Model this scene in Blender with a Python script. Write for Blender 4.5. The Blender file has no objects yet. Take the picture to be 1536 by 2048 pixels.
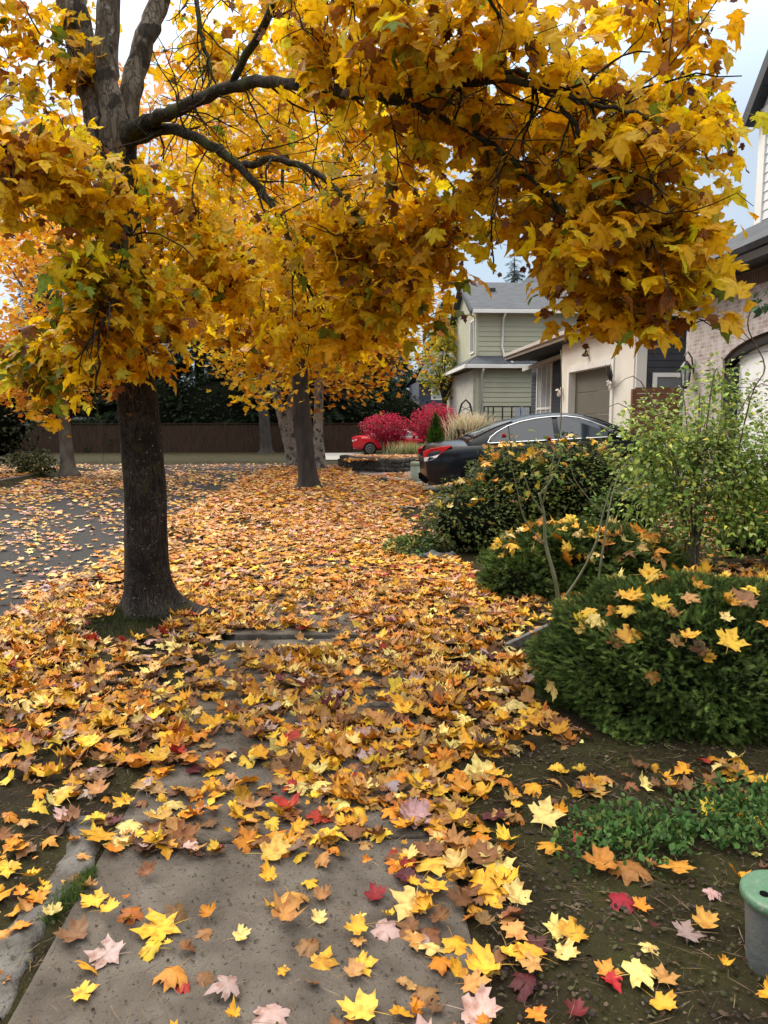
import bpy, math, random
import numpy as np
from mathutils import Vector, Matrix

R = math.radians
rng = np.random.default_rng(7)
random.seed(7)
scene = bpy.context.scene
COL = scene.collection

# ------------------------------------------------------------------ camera
CZ, F, HOR = 1.55, 1540.0, 835.0
PITCH = math.atan((1024 - HOR) / F)
TH = R(2.9)                      # the street runs 2.9 degrees left of the view axis
cam = bpy.data.cameras.new('camera')
cam.sensor_fit = 'VERTICAL'
cam.sensor_height = 24.0
cam.sensor_width = 18.0
cam.lens = 24.0 * F / 2048.0
cam.clip_start = 0.05
cam.clip_end = 2000
camo = bpy.data.objects.new('camera', cam)
camo.location = (0, 0, CZ)
camo.rotation_euler = (math.pi / 2 - PITCH, 0, 0)
COL.objects.link(camo)
scene.camera = camo

# ------------------------------------------------------------------ sky, sun, exposure
SUN_EL, SUN_AZ = R(46), R(-42)   # azimuth measured from +Y towards +X
world = bpy.data.worlds.new('World')
scene.world = world
world.use_nodes = True
nt = world.node_tree
nt.nodes.clear()
out = nt.nodes.new('ShaderNodeOutputWorld')
sky = nt.nodes.new('ShaderNodeTexSky')
sky.sky_type = 'NISHITA'
sky.sun_disc = False
sky.sun_elevation = SUN_EL
sky.sun_rotation = SUN_AZ
sky.air_density = 1.0
sky.dust_density = 2.0
bg1 = nt.nodes.new('ShaderNodeBackground')
bg1.inputs['Strength'].default_value = 0.07
nt.links.new(sky.outputs[0], bg1.inputs[0])
bg2 = nt.nodes.new('ShaderNodeBackground')       # thin overcast veil
bg2.inputs['Strength'].default_value = 1.0
tc = nt.nodes.new('ShaderNodeTexCoord')
nz = nt.nodes.new('ShaderNodeTexNoise')
nz.inputs['Scale'].default_value = 2.2
nz.inputs['Detail'].default_value = 4
nt.links.new(tc.outputs['Generated'], nz.inputs['Vector'])
cr = nt.nodes.new('ShaderNodeValToRGB')
cr.color_ramp.elements[0].position = 0.3
cr.color_ramp.elements[0].color = (0.66, 0.84, 1.0, 1)
cr.color_ramp.elements[1].position = 0.7
cr.color_ramp.elements[1].color = (0.86, 0.96, 1.06, 1)
nt.links.new(nz.outputs[0], cr.inputs[0])
nt.links.new(cr.outputs[0], bg2.inputs[0])
sx = nt.nodes.new('ShaderNodeSeparateXYZ')       # an overcast sky is brighter overhead than at the horizon
nt.links.new(tc.outputs['Generated'], sx.inputs[0])
mr = nt.nodes.new('ShaderNodeMapRange')
mr.inputs['From Min'].default_value = 0.30
mr.inputs['From Max'].default_value = 0.95
mr.inputs['To Min'].default_value = 0.41
mr.inputs['To Max'].default_value = 2.2
nt.links.new(sx.outputs['Z'], mr.inputs['Value'])
nt.links.new(mr.outputs[0], bg2.inputs['Strength'])
m2 = nt.nodes.new('ShaderNodeMapRange')
m2.inputs['From Min'].default_value = 0.40
m2.inputs['From Max'].default_value = 0.75
nt.links.new(sx.outputs['Z'], m2.inputs['Value'])
cm = nt.nodes.new('ShaderNodeMixRGB')
cm.inputs[2].default_value = (1.0, 0.965, 0.90, 1)
nt.links.new(m2.outputs[0], cm.inputs[0])
nt.links.new(cr.outputs[0], cm.inputs[1])
nt.links.new(cm.outputs[0], bg2.inputs[0])
mx = nt.nodes.new('ShaderNodeMixShader')
mx.inputs[0].default_value = 0.72
nt.links.new(bg1.outputs[0], mx.inputs[1])
nt.links.new(bg2.outputs[0], mx.inputs[2])
nt.links.new(mx.outputs[0], out.inputs[0])

sl = bpy.data.lights.new('sun', 'SUN')
sl.energy = 1.7
sl.angle = R(24)
sl.color = (1.0, 0.92, 0.79)
slo = bpy.data.objects.new('sun', sl)
sd = Vector((math.sin(SUN_AZ) * math.cos(SUN_EL), math.cos(SUN_AZ) * math.cos(SUN_EL), math.sin(SUN_EL)))
slo.rotation_euler = sd.to_track_quat('Z', 'Y').to_euler()
slo.location = sd * 50
COL.objects.link(slo)
scene.view_settings.view_transform = 'Standard'
scene.view_settings.look = 'None'
scene.view_settings.gamma = 1
scene.view_settings.exposure = 1.12
scene.render.engine = 'CYCLES'
scene.cycles.max_bounces = 8
scene.cycles.diffuse_bounces = 6
scene.cycles.transmission_bounces = 4
scene.cycles.transparent_max_bounces = 4
scene.cycles.use_denoising = True

# ------------------------------------------------------------------ street frame: s across, t along the street, z up
def cam_ray(px, py):
    x = (px - 768) / F
    u = (1024 - py) / F
    return x, math.cos(PITCH) + u * math.sin(PITCH), -math.sin(PITCH) + u * math.cos(PITCH)

def at(px, py, t):               # the point of the place at distance t along the street
    x, y, z = cam_ray(px, py)
    k = t / (-x * math.sin(TH) + y * math.cos(TH))
    return Vector(((x * math.cos(TH) + y * math.sin(TH)) * k, t, CZ + z * k))

def gp(px, py, z=0.0):
    x, y, zz = cam_ray(px, py)
    k = (z - CZ) / zz
    X, Y = x * k, y * k
    return Vector((X * math.cos(TH) + Y * math.sin(TH), -X * math.sin(TH) + Y * math.cos(TH), z))

def sstep(a, b, x):
    k = np.clip((x - a) / (b - a), 0, 1)
    return k * k * (3 - 2 * k)

def base(s, t):
    s = np.asarray(s, float); t = np.asarray(t, float)
    z = 0.062 * np.clip(s - 0.45, 0, 9) - 0.6 * sstep(20, 50, t)
    z = z + 0.07 * np.exp(-(((s + 1.52) / 0.55) ** 2 + ((t - 5.9) / 0.55) ** 2))
    return z

def road_mask(s, t):
    s = np.asarray(s, float); t = np.asarray(t, float)
    a = (s < -2.5) & (s > -8.6) & (t < 31.5)
    b = (t > 25.5) & (t < 31.5) & (s < -1.5)
    return a | b

SW0, SW1 = -0.88, 0.37
def surf(s, t):                  # height of whatever one stands on
    s = np.asarray(s, float); t = np.asarray(t, float)
    z = base(s, t)
    z = np.where(road_mask(s, t) & ~((s > -2.63) & (t < 25.4)), z - 0.13, z)
    sw = (s > SW0) & (s < SW1) & (t < 25)
    z = np.where(sw, base(s * 0, t) + np.where(t > 5.31, 0.030, 0.004), z)
    return z

# ------------------------------------------------------------------ materials
def nodes(m):
    m.use_nodes = True
    n = m.node_tree
    n.nodes.clear()
    o = n.nodes.new('ShaderNodeOutputMaterial')
    p = n.nodes.new('ShaderNodeBsdfPrincipled')
    n.links.new(p.outputs[0], o.inputs[0])
    return n, p, o

def mat(name, c, rough=0.6, metal=0.0, spec=0.5, c2=None, scale=8, detail=6, lo=0.35, hi=0.65, bump=0.0, bscale=None, coat=0.0, stretch=(1, 1, 1), c3=None, s3=60, t3=0.68):
    m = bpy.data.materials.new(name)
    n, p, o = nodes(m)
    p.inputs['Base Color'].default_value = (*c, 1)
    p.inputs['Roughness'].default_value = rough
    p.inputs['Metallic'].default_value = metal
    p.inputs['Specular IOR Level'].default_value = spec
    p.inputs['Coat Weight'].default_value = coat
    p.inputs['Coat Roughness'].default_value = 0.05
    if c2 or bump:
        tcn = n.nodes.new('ShaderNodeTexCoord')
        mp = n.nodes.new('ShaderNodeMapping')
        mp.inputs['Scale'].default_value = stretch
        n.links.new(tcn.outputs['Object'], mp.inputs[0])
    if c2:
        tx = n.nodes.new('ShaderNodeTexNoise')
        tx.inputs['Scale'].default_value = scale
        tx.inputs['Detail'].default_value = detail
        n.links.new(mp.outputs[0], tx.inputs['Vector'])
        rp = n.nodes.new('ShaderNodeValToRGB')
        rp.color_ramp.elements[0].position = lo
        rp.color_ramp.elements[1].position = hi
        rp.color_ramp.elements[0].color = (*c, 1)
        rp.color_ramp.elements[1].color = (*c2, 1)
        n.links.new(tx.outputs[0], rp.inputs[0])
        last = rp.outputs[0]
        if c3:
            t2 = n.nodes.new('ShaderNodeTexNoise')
            t2.inputs['Scale'].default_value = s3
            t2.inputs['Detail'].default_value = 2
            n.links.new(mp.outputs[0], t2.inputs['Vector'])
            r2 = n.nodes.new('ShaderNodeValToRGB')
            r2.color_ramp.elements[0].position = t3 - 0.04
            r2.color_ramp.elements[1].position = t3 + 0.02
            n.links.new(t2.outputs[0], r2.inputs[0])
            mi = n.nodes.new('ShaderNodeMixRGB')
            mi.inputs[2].default_value = (*c3, 1)
            n.links.new(r2.outputs[0], mi.inputs[0])
            n.links.new(last, mi.inputs[1])
            last = mi.outputs[0]
        n.links.new(last, p.inputs['Base Color'])
    if bump:
        tb = n.nodes.new('ShaderNodeTexNoise')
        tb.inputs['Scale'].default_value = bscale or scale * 4
        tb.inputs['Detail'].default_value = 8
        n.links.new(mp.outputs[0], tb.inputs['Vector'])
        bp = n.nodes.new('ShaderNodeBump')
        bp.inputs['Strength'].default_value = bump
        bp.inputs['Distance'].default_value = 0.02
        n.links.new(tb.outputs[0], bp.inputs['Height'])
        n.links.new(bp.outputs[0], p.inputs['Normal'])
    return m

def leafmat(name, trans=0.35, rough=0.55, spec=0.25, obcol=False, spots=True):
    m = bpy.data.materials.new(name)
    n, p, o = nodes(m)
    at_ = n.nodes.new('ShaderNodeAttribute')
    at_.attribute_name = 'col'
    src = at_.outputs['Color']
    if obcol:
        oi = n.nodes.new('ShaderNodeObjectInfo')
        mm = n.nodes.new('ShaderNodeMixRGB'); mm.blend_type = 'MULTIPLY'; mm.inputs[0].default_value = 1
        n.links.new(at_.outputs['Color'], mm.inputs[1]); n.links.new(oi.outputs['Color'], mm.inputs[2])
        src = mm.outputs[0]
    if spots:
        g = n.nodes.new('ShaderNodeNewGeometry')
        tx = n.nodes.new('ShaderNodeTexNoise'); tx.inputs['Scale'].default_value = 38; tx.inputs['Detail'].default_value = 5
        n.links.new(g.outputs['Position'], tx.inputs['Vector'])
        rp = n.nodes.new('ShaderNodeValToRGB')
        rp.color_ramp.elements[0].position = 0.32; rp.color_ramp.elements[0].color = (0.62, 0.45, 0.35, 1)
        rp.color_ramp.elements[1].position = 0.52; rp.color_ramp.elements[1].color = (1, 1, 1, 1)
        n.links.new(tx.outputs[0], rp.inputs[0])
        mm = n.nodes.new('ShaderNodeMixRGB'); mm.blend_type = 'MULTIPLY'; mm.inputs[0].default_value = 0.9
        n.links.new(src, mm.inputs[1]); n.links.new(rp.outputs[0], mm.inputs[2])
        src = mm.outputs[0]
    n.links.new(src, p.inputs['Base Color'])
    p.inputs['Roughness'].default_value = rough
    p.inputs['Specular IOR Level'].default_value = spec
    tr = n.nodes.new('ShaderNodeBsdfTranslucent')
    n.links.new(src, tr.inputs[0])
    ms = n.nodes.new('ShaderNodeMixShader')
    ms.inputs[0].default_value = trans
    n.links.new(p.outputs[0], ms.inputs[1]); n.links.new(tr.outputs[0], ms.inputs[2])
    n.links.new(ms.outputs[0], o.inputs[0])
    return m

def brickmat(name, c1, c2, cm, w, h, mortar=0.01, axes=(1, 2), rough=0.85, bump=0.5, off=0.5, blot=None):
    m = bpy.data.materials.new(name)
    n, p, o = nodes(m)
    tcn = n.nodes.new('ShaderNodeTexCoord'); sp = n.nodes.new('ShaderNodeSeparateXYZ'); cb = n.nodes.new('ShaderNodeCombineXYZ')
    n.links.new(tcn.outputs['Object'], sp.inputs[0])
    n.links.new(sp.outputs[axes[0]], cb.inputs[0]); n.links.new(sp.outputs[axes[1]], cb.inputs[1])
    b = n.nodes.new('ShaderNodeTexBrick')
    b.inputs['Color1'].default_value = (*c1, 1); b.inputs['Color2'].default_value = (*c2, 1); b.inputs['Mortar'].default_value = (*cm, 1)
    b.inputs['Scale'].default_value = 1; b.inputs['Brick Width'].default_value = w; b.inputs['Row Height'].default_value = h
    b.inputs['Mortar Size'].default_value = mortar; b.offset = off
    n.links.new(cb.outputs[0], b.inputs['Vector'])
    src = b.outputs[0]
    if blot:
        tx = n.nodes.new('ShaderNodeTexNoise'); tx.inputs['Scale'].default_value = 5; tx.inputs['Detail'].default_value = 5
        n.links.new(tcn.outputs['Object'], tx.inputs['Vector'])
        rp = n.nodes.new('ShaderNodeValToRGB'); rp.color_ramp.elements[0].position = 0.42; rp.color_ramp.elements[1].position = 0.6
        n.links.new(tx.outputs[0], rp.inputs[0])
        mm = n.nodes.new('ShaderNodeMixRGB'); mm.inputs[2].default_value = (*blot, 1)
        ml = n.nodes.new('ShaderNodeMath'); ml.operation = 'MULTIPLY'; ml.inputs[1].default_value = 0.75
        n.links.new(rp.outputs[0], ml.inputs[0]); n.links.new(ml.outputs[0], mm.inputs[0]); n.links.new(src, mm.inputs[1])
        src = mm.outputs[0]
    n.links.new(src, p.inputs['Base Color'])
    p.inputs['Roughness'].default_value = rough
    bp = n.nodes.new('ShaderNodeBump'); bp.inputs['Strength'].default_value = bump; bp.inputs['Distance'].default_value = 0.01; bp.invert = True
    n.links.new(b.outputs['Fac'], bp.inputs['Height']); n.links.new(bp.outputs[0], p.inputs['Normal'])
    return m

M = {}
M['soil'] = mat('soil', (0.020, 0.014, 0.009), 0.95, spec=0.10, c2=(0.036, 0.034, 0.012), scale=3.2, detail=12, lo=0.36, hi=0.62, bump=0.9, bscale=60, c3=(0.065, 0.052, 0.028), s3=90, t3=0.68)
M['asphalt'] = mat('asphalt', (0.030, 0.029, 0.030), 0.9, spec=0.12, c2=(0.048, 0.046, 0.046), scale=30, bump=0.35, bscale=160)
M['concrete'] = mat('concrete', (0.066, 0.053, 0.042), 0.9, spec=0.15, c2=(0.165, 0.142, 0.118), scale=5.5, detail=12, lo=0.28, hi=0.72, bump=0.6, bscale=110, c3=(0.050, 0.041, 0.033), s3=70, t3=0.66)
M['kerb'] = mat('kerb_concrete', (0.12, 0.11, 0.10), 0.9, c2=(0.2, 0.19, 0.175), scale=6, bump=0.5, bscale=70)
M['edging'] = mat('edging_concrete', (0.085, 0.077, 0.068), 0.95, spec=0.15, c2=(0.165, 0.152, 0.138), scale=9, detail=12, bump=0.8, bscale=60, c3=(0.07, 0.066, 0.045), s3=34, t3=0.64)
M['drive'] = mat('driveway_concrete', (0.2, 0.19, 0.175), 0.9, c2=(0.28, 0.27, 0.25), scale=3)
M['bark_lead'] = mat('dark_maple_bark', (0.026, 0.021, 0.018), 0.9, spec=0.2, c2=(0.060, 0.052, 0.042), scale=9, lo=0.4, hi=0.75, bump=1.0, bscale=26, stretch=(1, 1, 0.35), c3=(0.20, 0.19, 0.16), s3=34, t3=0.74)
M['bark_limb'] = mat('mossy_limb_bark', (0.035, 0.030, 0.022), 0.9, spec=0.2, c2=(0.10, 0.085, 0.065), scale=12, lo=0.4, hi=0.7, bump=0.9, bscale=40, c3=(0.055, 0.06, 0.022), s3=14, t3=0.58)
M['bark_stem'] = mat('grey_upper_bark', (0.065, 0.050, 0.038), 0.9, spec=0.2, c2=(0.17, 0.145, 0.115), scale=7, lo=0.35, hi=0.7, bump=0.8, bscale=30, stretch=(1, 1, 0.5), c3=(0.03, 0.025, 0.02), s3=9, t3=0.60)
M['bark_dark'] = mat('dark_far_bark', (0.022, 0.018, 0.016), 0.95, c2=(0.05, 0.04, 0.034), scale=10, bump=0.8, stretch=(1, 1, 0.3))
M['bark_pale'] = mat('pale_far_bark', (0.13, 0.12, 0.105), 0.9, c2=(0.28, 0.265, 0.235), scale=5, bump=0.6, stretch=(1, 1, 0.8), c3=(0.05, 0.045, 0.04), s3=7, t3=0.58)
M['bark_mid'] = mat('grey_far_bark', (0.075, 0.066, 0.055), 0.9, c2=(0.16, 0.145, 0.12), scale=6, bump=0.6, stretch=(1, 1, 0.5))
M['crownleaf'] = leafmat('maple_crown_leaf', 0.58, 0.5, 0.3)
M['farleaf'] = leafmat('far_maple_leaf', 0.42, 0.6, 0.15, spots=False)
M['litter'] = leafmat('fallen_leaf', 0.15, 0.6, 0.3)
M['oneleaf'] = leafmat('fallen_single_leaf', 0.15, 0.55, 0.3, obcol=True)
M['green'] = leafmat('green_leaf', 0.3, 0.6, 0.18, spots=False)
M['needle'] = leafmat('yew_needle', 0.12, 0.6, 0.10, spots=False)
M['core'] = mat('near_black_core', (0.008, 0.010, 0.006), 1.0, spec=0.0)  # plain near-black solid filler inside shrubs and hedge
M['cane'] = mat('rose_cane', (0.16, 0.15, 0.09), 0.7, c2=(0.09, 0.11, 0.04), scale=9)
M['canebrown'] = mat('brown_cane', (0.10, 0.07, 0.05), 0.8, c2=(0.2, 0.17, 0.14), scale=14)
M['straw'] = mat('dry_needle', (0.22, 0.15, 0.075), 0.9)
M['stone'] = mat('basalt', (0.028, 0.026, 0.024), 0.9, c2=(0.085, 0.08, 0.072), scale=5, bump=0.9, bscale=18)
M['rock'] = mat('grey_rock', (0.06, 0.06, 0.06), 0.9, c2=(0.15, 0.15, 0.145), scale=9, bump=0.9, bscale=30)
M['plank'] = mat('weathered_wood', (0.085, 0.078, 0.072), 0.9, c2=(0.19, 0.175, 0.16), scale=14, stretch=(0.3, 3, 3), bump=0.6)
M['white'] = mat('white_paint', (0.74, 0.73, 0.70), 0.6, c2=(0.66, 0.645, 0.61), scale=1.5, spec=0.3)
M['white_door'] = mat('white_door_paint', (0.80, 0.80, 0.80), 0.5, spec=0.3)
M['cream'] = mat('cream_wall', (0.70, 0.67, 0.61), 0.8, c2=(0.61, 0.58, 0.52), scale=0.8, spec=0.2)
M['fascia'] = mat('taupe_fascia', (0.42, 0.385, 0.35), 0.6, c2=(0.50, 0.465, 0.43), scale=2)
M['slate'] = mat('dark_slate_siding', (0.022, 0.025, 0.033), 0.7, c2=(0.03, 0.033, 0.043), scale=2)
M['olive'] = mat('olive_door', (0.105, 0.098, 0.078), 0.55, c2=(0.12, 0.112, 0.09), scale=1)
M['sage'] = mat('sage_siding', (0.38, 0.375, 0.28), 0.75, c2=(0.43, 0.425, 0.32), scale=1.2, spec=0.2)
M['beige'] = mat('beige_stone_wall', (0.36, 0.34, 0.29), 0.85, c2=(0.45, 0.43, 0.37), scale=3)
M['bluewall'] = mat('navy_siding', (0.05, 0.055, 0.085), 0.8, c2=(0.06, 0.066, 0.1), scale=2)
M['pale_siding'] = mat('pale_grey_siding', (0.62, 0.64, 0.66), 0.7, spec=0.2)
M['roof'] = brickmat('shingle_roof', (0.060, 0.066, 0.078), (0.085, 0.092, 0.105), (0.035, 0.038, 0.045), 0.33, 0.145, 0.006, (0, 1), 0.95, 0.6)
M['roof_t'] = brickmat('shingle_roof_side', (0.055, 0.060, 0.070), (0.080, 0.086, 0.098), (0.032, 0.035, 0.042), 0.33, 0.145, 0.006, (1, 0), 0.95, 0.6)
M['brick'] = brickmat('whitewashed_brick', (0.38, 0.30, 0.275), (0.25, 0.185, 0.17), (0.45, 0.42, 0.40), 0.215, 0.075, 0.008, (1, 2), 0.9, 0.8, 0.5, (0.50, 0.465, 0.45))
M['soldier'] = brickmat('soldier_brick', (0.11, 0.06, 0.05), (0.065, 0.04, 0.035), (0.16, 0.14, 0.13), 0.075, 0.26, 0.008, (1, 2), 0.9, 0.8, 0.0)
M['glass'] = mat('window_glass', (0.10, 0.115, 0.13), 0.06, spec=0.9)
M['glass_pale'] = mat('curtained_glass', (0.36, 0.38, 0.40), 0.12, spec=0.8)
M['black'] = mat('black_metal', (0.012, 0.012, 0.012), 0.5)
M['chairpaint'] = mat('blue_grey_paint', (0.16, 0.17, 0.22), 0.6)
M['cedar'] = mat('cedar_board', (0.20, 0.085, 0.035), 0.8, c2=(0.12, 0.05, 0.022), scale=3, stretch=(1, 1, 6))
M['fence'] = mat('dark_fence_board', (0.032, 0.019, 0.013), 0.9, spec=0.15, c2=(0.056, 0.034, 0.023), scale=4, stretch=(4, 4, 0.5))
M['shed'] = mat('weathered_grey_board', (0.14, 0.135, 0.13), 0.9, c2=(0.22, 0.21, 0.2), scale=3)
M['carpaint'] = mat('black_car_paint', (0.006, 0.007, 0.011), 0.25, spec=0.2, coat=0.3)
M['redpaint'] = mat('red_car_paint', (0.45, 0.008, 0.014), 0.25, spec=0.3, coat=0.35)
M['carglass'] = mat('car_glass', (0.025, 0.032, 0.042), 0.03, spec=0.7, coat=0.35)
M['chrome'] = mat('chrome', (0.75, 0.76, 0.78), 0.12, metal=1.0)
M['tailred'] = mat('tail_lens', (0.55, 0.008, 0.014), 0.3, spec=0.3, coat=0.15)
M['tailclear'] = mat('clear_lens', (0.70, 0.66, 0.66), 0.1, spec=0.8, coat=1.0)
M['tyre'] = mat('tyre_rubber', (0.016, 0.016, 0.016), 0.85)
M['rim'] = mat('alloy_rim', (0.6, 0.6, 0.62), 0.3, metal=1.0)
M['ped'] = mat('pale_green_plastic', (0.24, 0.29, 0.22), 0.6, c2=(0.28, 0.33, 0.26), scale=4)
M['lid'] = mat('green_plastic_lid', (0.07, 0.155, 0.085), 0.5, c2=(0.095, 0.19, 0.11), scale=14, bump=0.25, bscale=90, c3=(0.16, 0.2, 0.14), s3=60, t3=0.66)
M['canbody'] = mat('grey_plastic', (0.10, 0.105, 0.10), 0.55, c2=(0.135, 0.14, 0.13), scale=10, bump=0.2, bscale=50)
M['shade_black'] = mat('hollow_shade_black', (0.006, 0.006, 0.006), 1.0, spec=0)  # near-black that paints the shade of openings; also on the bumper insert
M['pot'] = mat('brown_glaze', (0.045, 0.028, 0.020), 0.5, c2=(0.075, 0.05, 0.036), scale=6)
M['flower'] = mat('white_petal', (0.75, 0.68, 0.64), 0.8)
M['lamp'] = mat('lamp_glass', (0.45, 0.47, 0.48), 0.15, spec=0.8)

def barkmat(name, dark, light, lichen, ls=30, lt=0.62, crack=14, moss=None, mt_=0.6):
    m = bpy.data.materials.new(name)
    n, p, o = nodes(m)
    N_ = n.nodes.new; L_ = n.links.new
    tcn = N_('ShaderNodeTexCoord'); mp = N_('ShaderNodeMapping'); mp.inputs['Scale'].default_value = (1, 1, 0.28)
    L_(tcn.outputs['Object'], mp.inputs[0])
    wv = N_('ShaderNodeTexNoise'); wv.inputs['Scale'].default_value = 6; wv.inputs['Detail'].default_value = 5
    L_(mp.outputs[0], wv.inputs['Vector'])
    vm = N_('ShaderNodeMixRGB'); vm.blend_type = 'ADD'; vm.inputs[0].default_value = 0.5
    L_(mp.outputs[0], vm.inputs[1]); L_(wv.outputs['Color'], vm.inputs[2])
    vo = N_('ShaderNodeTexVoronoi'); vo.feature = 'DISTANCE_TO_EDGE'; vo.inputs['Scale'].default_value = crack
    L_(vm.outputs[0], vo.inputs['Vector'])
    cr_ = N_('ShaderNodeMapRange'); cr_.inputs['From Max'].default_value = 0.14
    L_(vo.outputs['Distance'], cr_.inputs['Value'])
    n1 = N_('ShaderNodeTexNoise'); n1.inputs['Scale'].default_value = 3.2; n1.inputs['Detail'].default_value = 9; n1.inputs['Roughness'].default_value = 0.68
    L_(tcn.outputs['Object'], n1.inputs['Vector'])
    r1 = N_('ShaderNodeValToRGB'); r1.color_ramp.elements[0].position = 0.36; r1.color_ramp.elements[1].position = 0.68
    r1.color_ramp.elements[0].color = (*dark, 1); r1.color_ramp.elements[1].color = (*light, 1)
    L_(n1.outputs[0], r1.inputs[0])
    mu = N_('ShaderNodeMixRGB'); mu.inputs[1].default_value = (*[q * 0.8 for q in dark], 1)
    L_(cr_.outputs[0], mu.inputs[0]); L_(r1.outputs[0], mu.inputs[2])
    last = mu.outputs[0]
    for (c, sc, th) in ((lichen, ls, lt), (lichen, ls * 0.45, lt + 0.06), (moss, 5, mt_)):
        if c is None: continue
        nn_ = N_('ShaderNodeTexNoise'); nn_.inputs['Scale'].default_value = sc; nn_.inputs['Detail'].default_value = 4
        L_(tcn.outputs['Object'], nn_.inputs['Vector'])
        rr_ = N_('ShaderNodeMapRange'); rr_.inputs['From Min'].default_value = th; rr_.inputs['From Max'].default_value = th + 0.05; rr_.inputs['To Max'].default_value = 0.85
        L_(nn_.outputs[0], rr_.inputs['Value'])
        mm = N_('ShaderNodeMixRGB'); mm.inputs[2].default_value = (*c, 1)
        L_(rr_.outputs[0], mm.inputs[0]); L_(last, mm.inputs[1]); last = mm.outputs[0]
    L_(last, p.inputs['Base Color'])
    p.inputs['Roughness'].default_value = 0.92; p.inputs['Specular IOR Level'].default_value = 0.15
    ad = N_('ShaderNodeMath'); ad.operation = 'MULTIPLY_ADD'; ad.inputs[1].default_value = 0.35
    L_(cr_.outputs[0], ad.inputs[0]); L_(n1.outputs[0], ad.inputs[2])
    bp = N_('ShaderNodeBump'); bp.inputs['Strength'].default_value = 0.9; bp.inputs['Distance'].default_value = 0.012
    L_(ad.outputs[0], bp.inputs['Height']); L_(bp.outputs[0], p.inputs['Normal'])
    return m
M['bark_lead'] = barkmat('dark_maple_bark', (0.015, 0.011, 0.009), (0.072, 0.060, 0.050), (0.25, 0.23, 0.19), 44, 0.655, 30, (0.045, 0.042, 0.018), 0.60)
M['bark_limb'] = barkmat('mossy_limb_bark', (0.028, 0.022, 0.016), (0.085, 0.070, 0.050), (0.12, 0.12, 0.09), 30, 0.64, 26, (0.055, 0.058, 0.02), 0.52)
M['bark_stem'] = barkmat('grey_upper_bark', (0.070, 0.054, 0.038), (0.25, 0.205, 0.16), (0.27, 0.255, 0.23), 22, 0.64, 15, (0.022, 0.018, 0.014), 0.56)

# ------------------------------------------------------------------ object helpers
ORG = {}

def tag(o, label=None, cat=None, group=None, kind=None):
    if label: o['label'] = label
    if cat: o['category'] = cat
    if group: o['group'] = group
    if kind: o['kind'] = kind
    return o

def place(o, loc, rz=0.0, ry=0.0):
    s, t, z = loc
    o.location = (s * math.cos(TH) - t * math.sin(TH), s * math.sin(TH) + t * math.cos(TH), z)
    o.rotation_euler = (0, ry, TH + rz)

def thing(name, label, cat, loc, group=None, rz=0.0, ry=0.0, local=False):
    o = bpy.data.objects.new(name, None)
    o.empty_display_size = 0.2
    COL.objects.link(o)
    place(o, loc, rz, ry)
    ORG[o.name] = Vector((0, 0, 0)) if local else Vector(loc)
    return tag(o, label, cat, group)

def root_of(o):
    while o.parent: o = o.parent
    return o

def link(name, me, parent=None, loc=None, rz=0.0):
    o = bpy.data.objects.new(name, me)
    COL.objects.link(o)
    if parent is not None: o.parent = parent
    else: place(o, loc or (0, 0, 0), rz)
    return o

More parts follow.
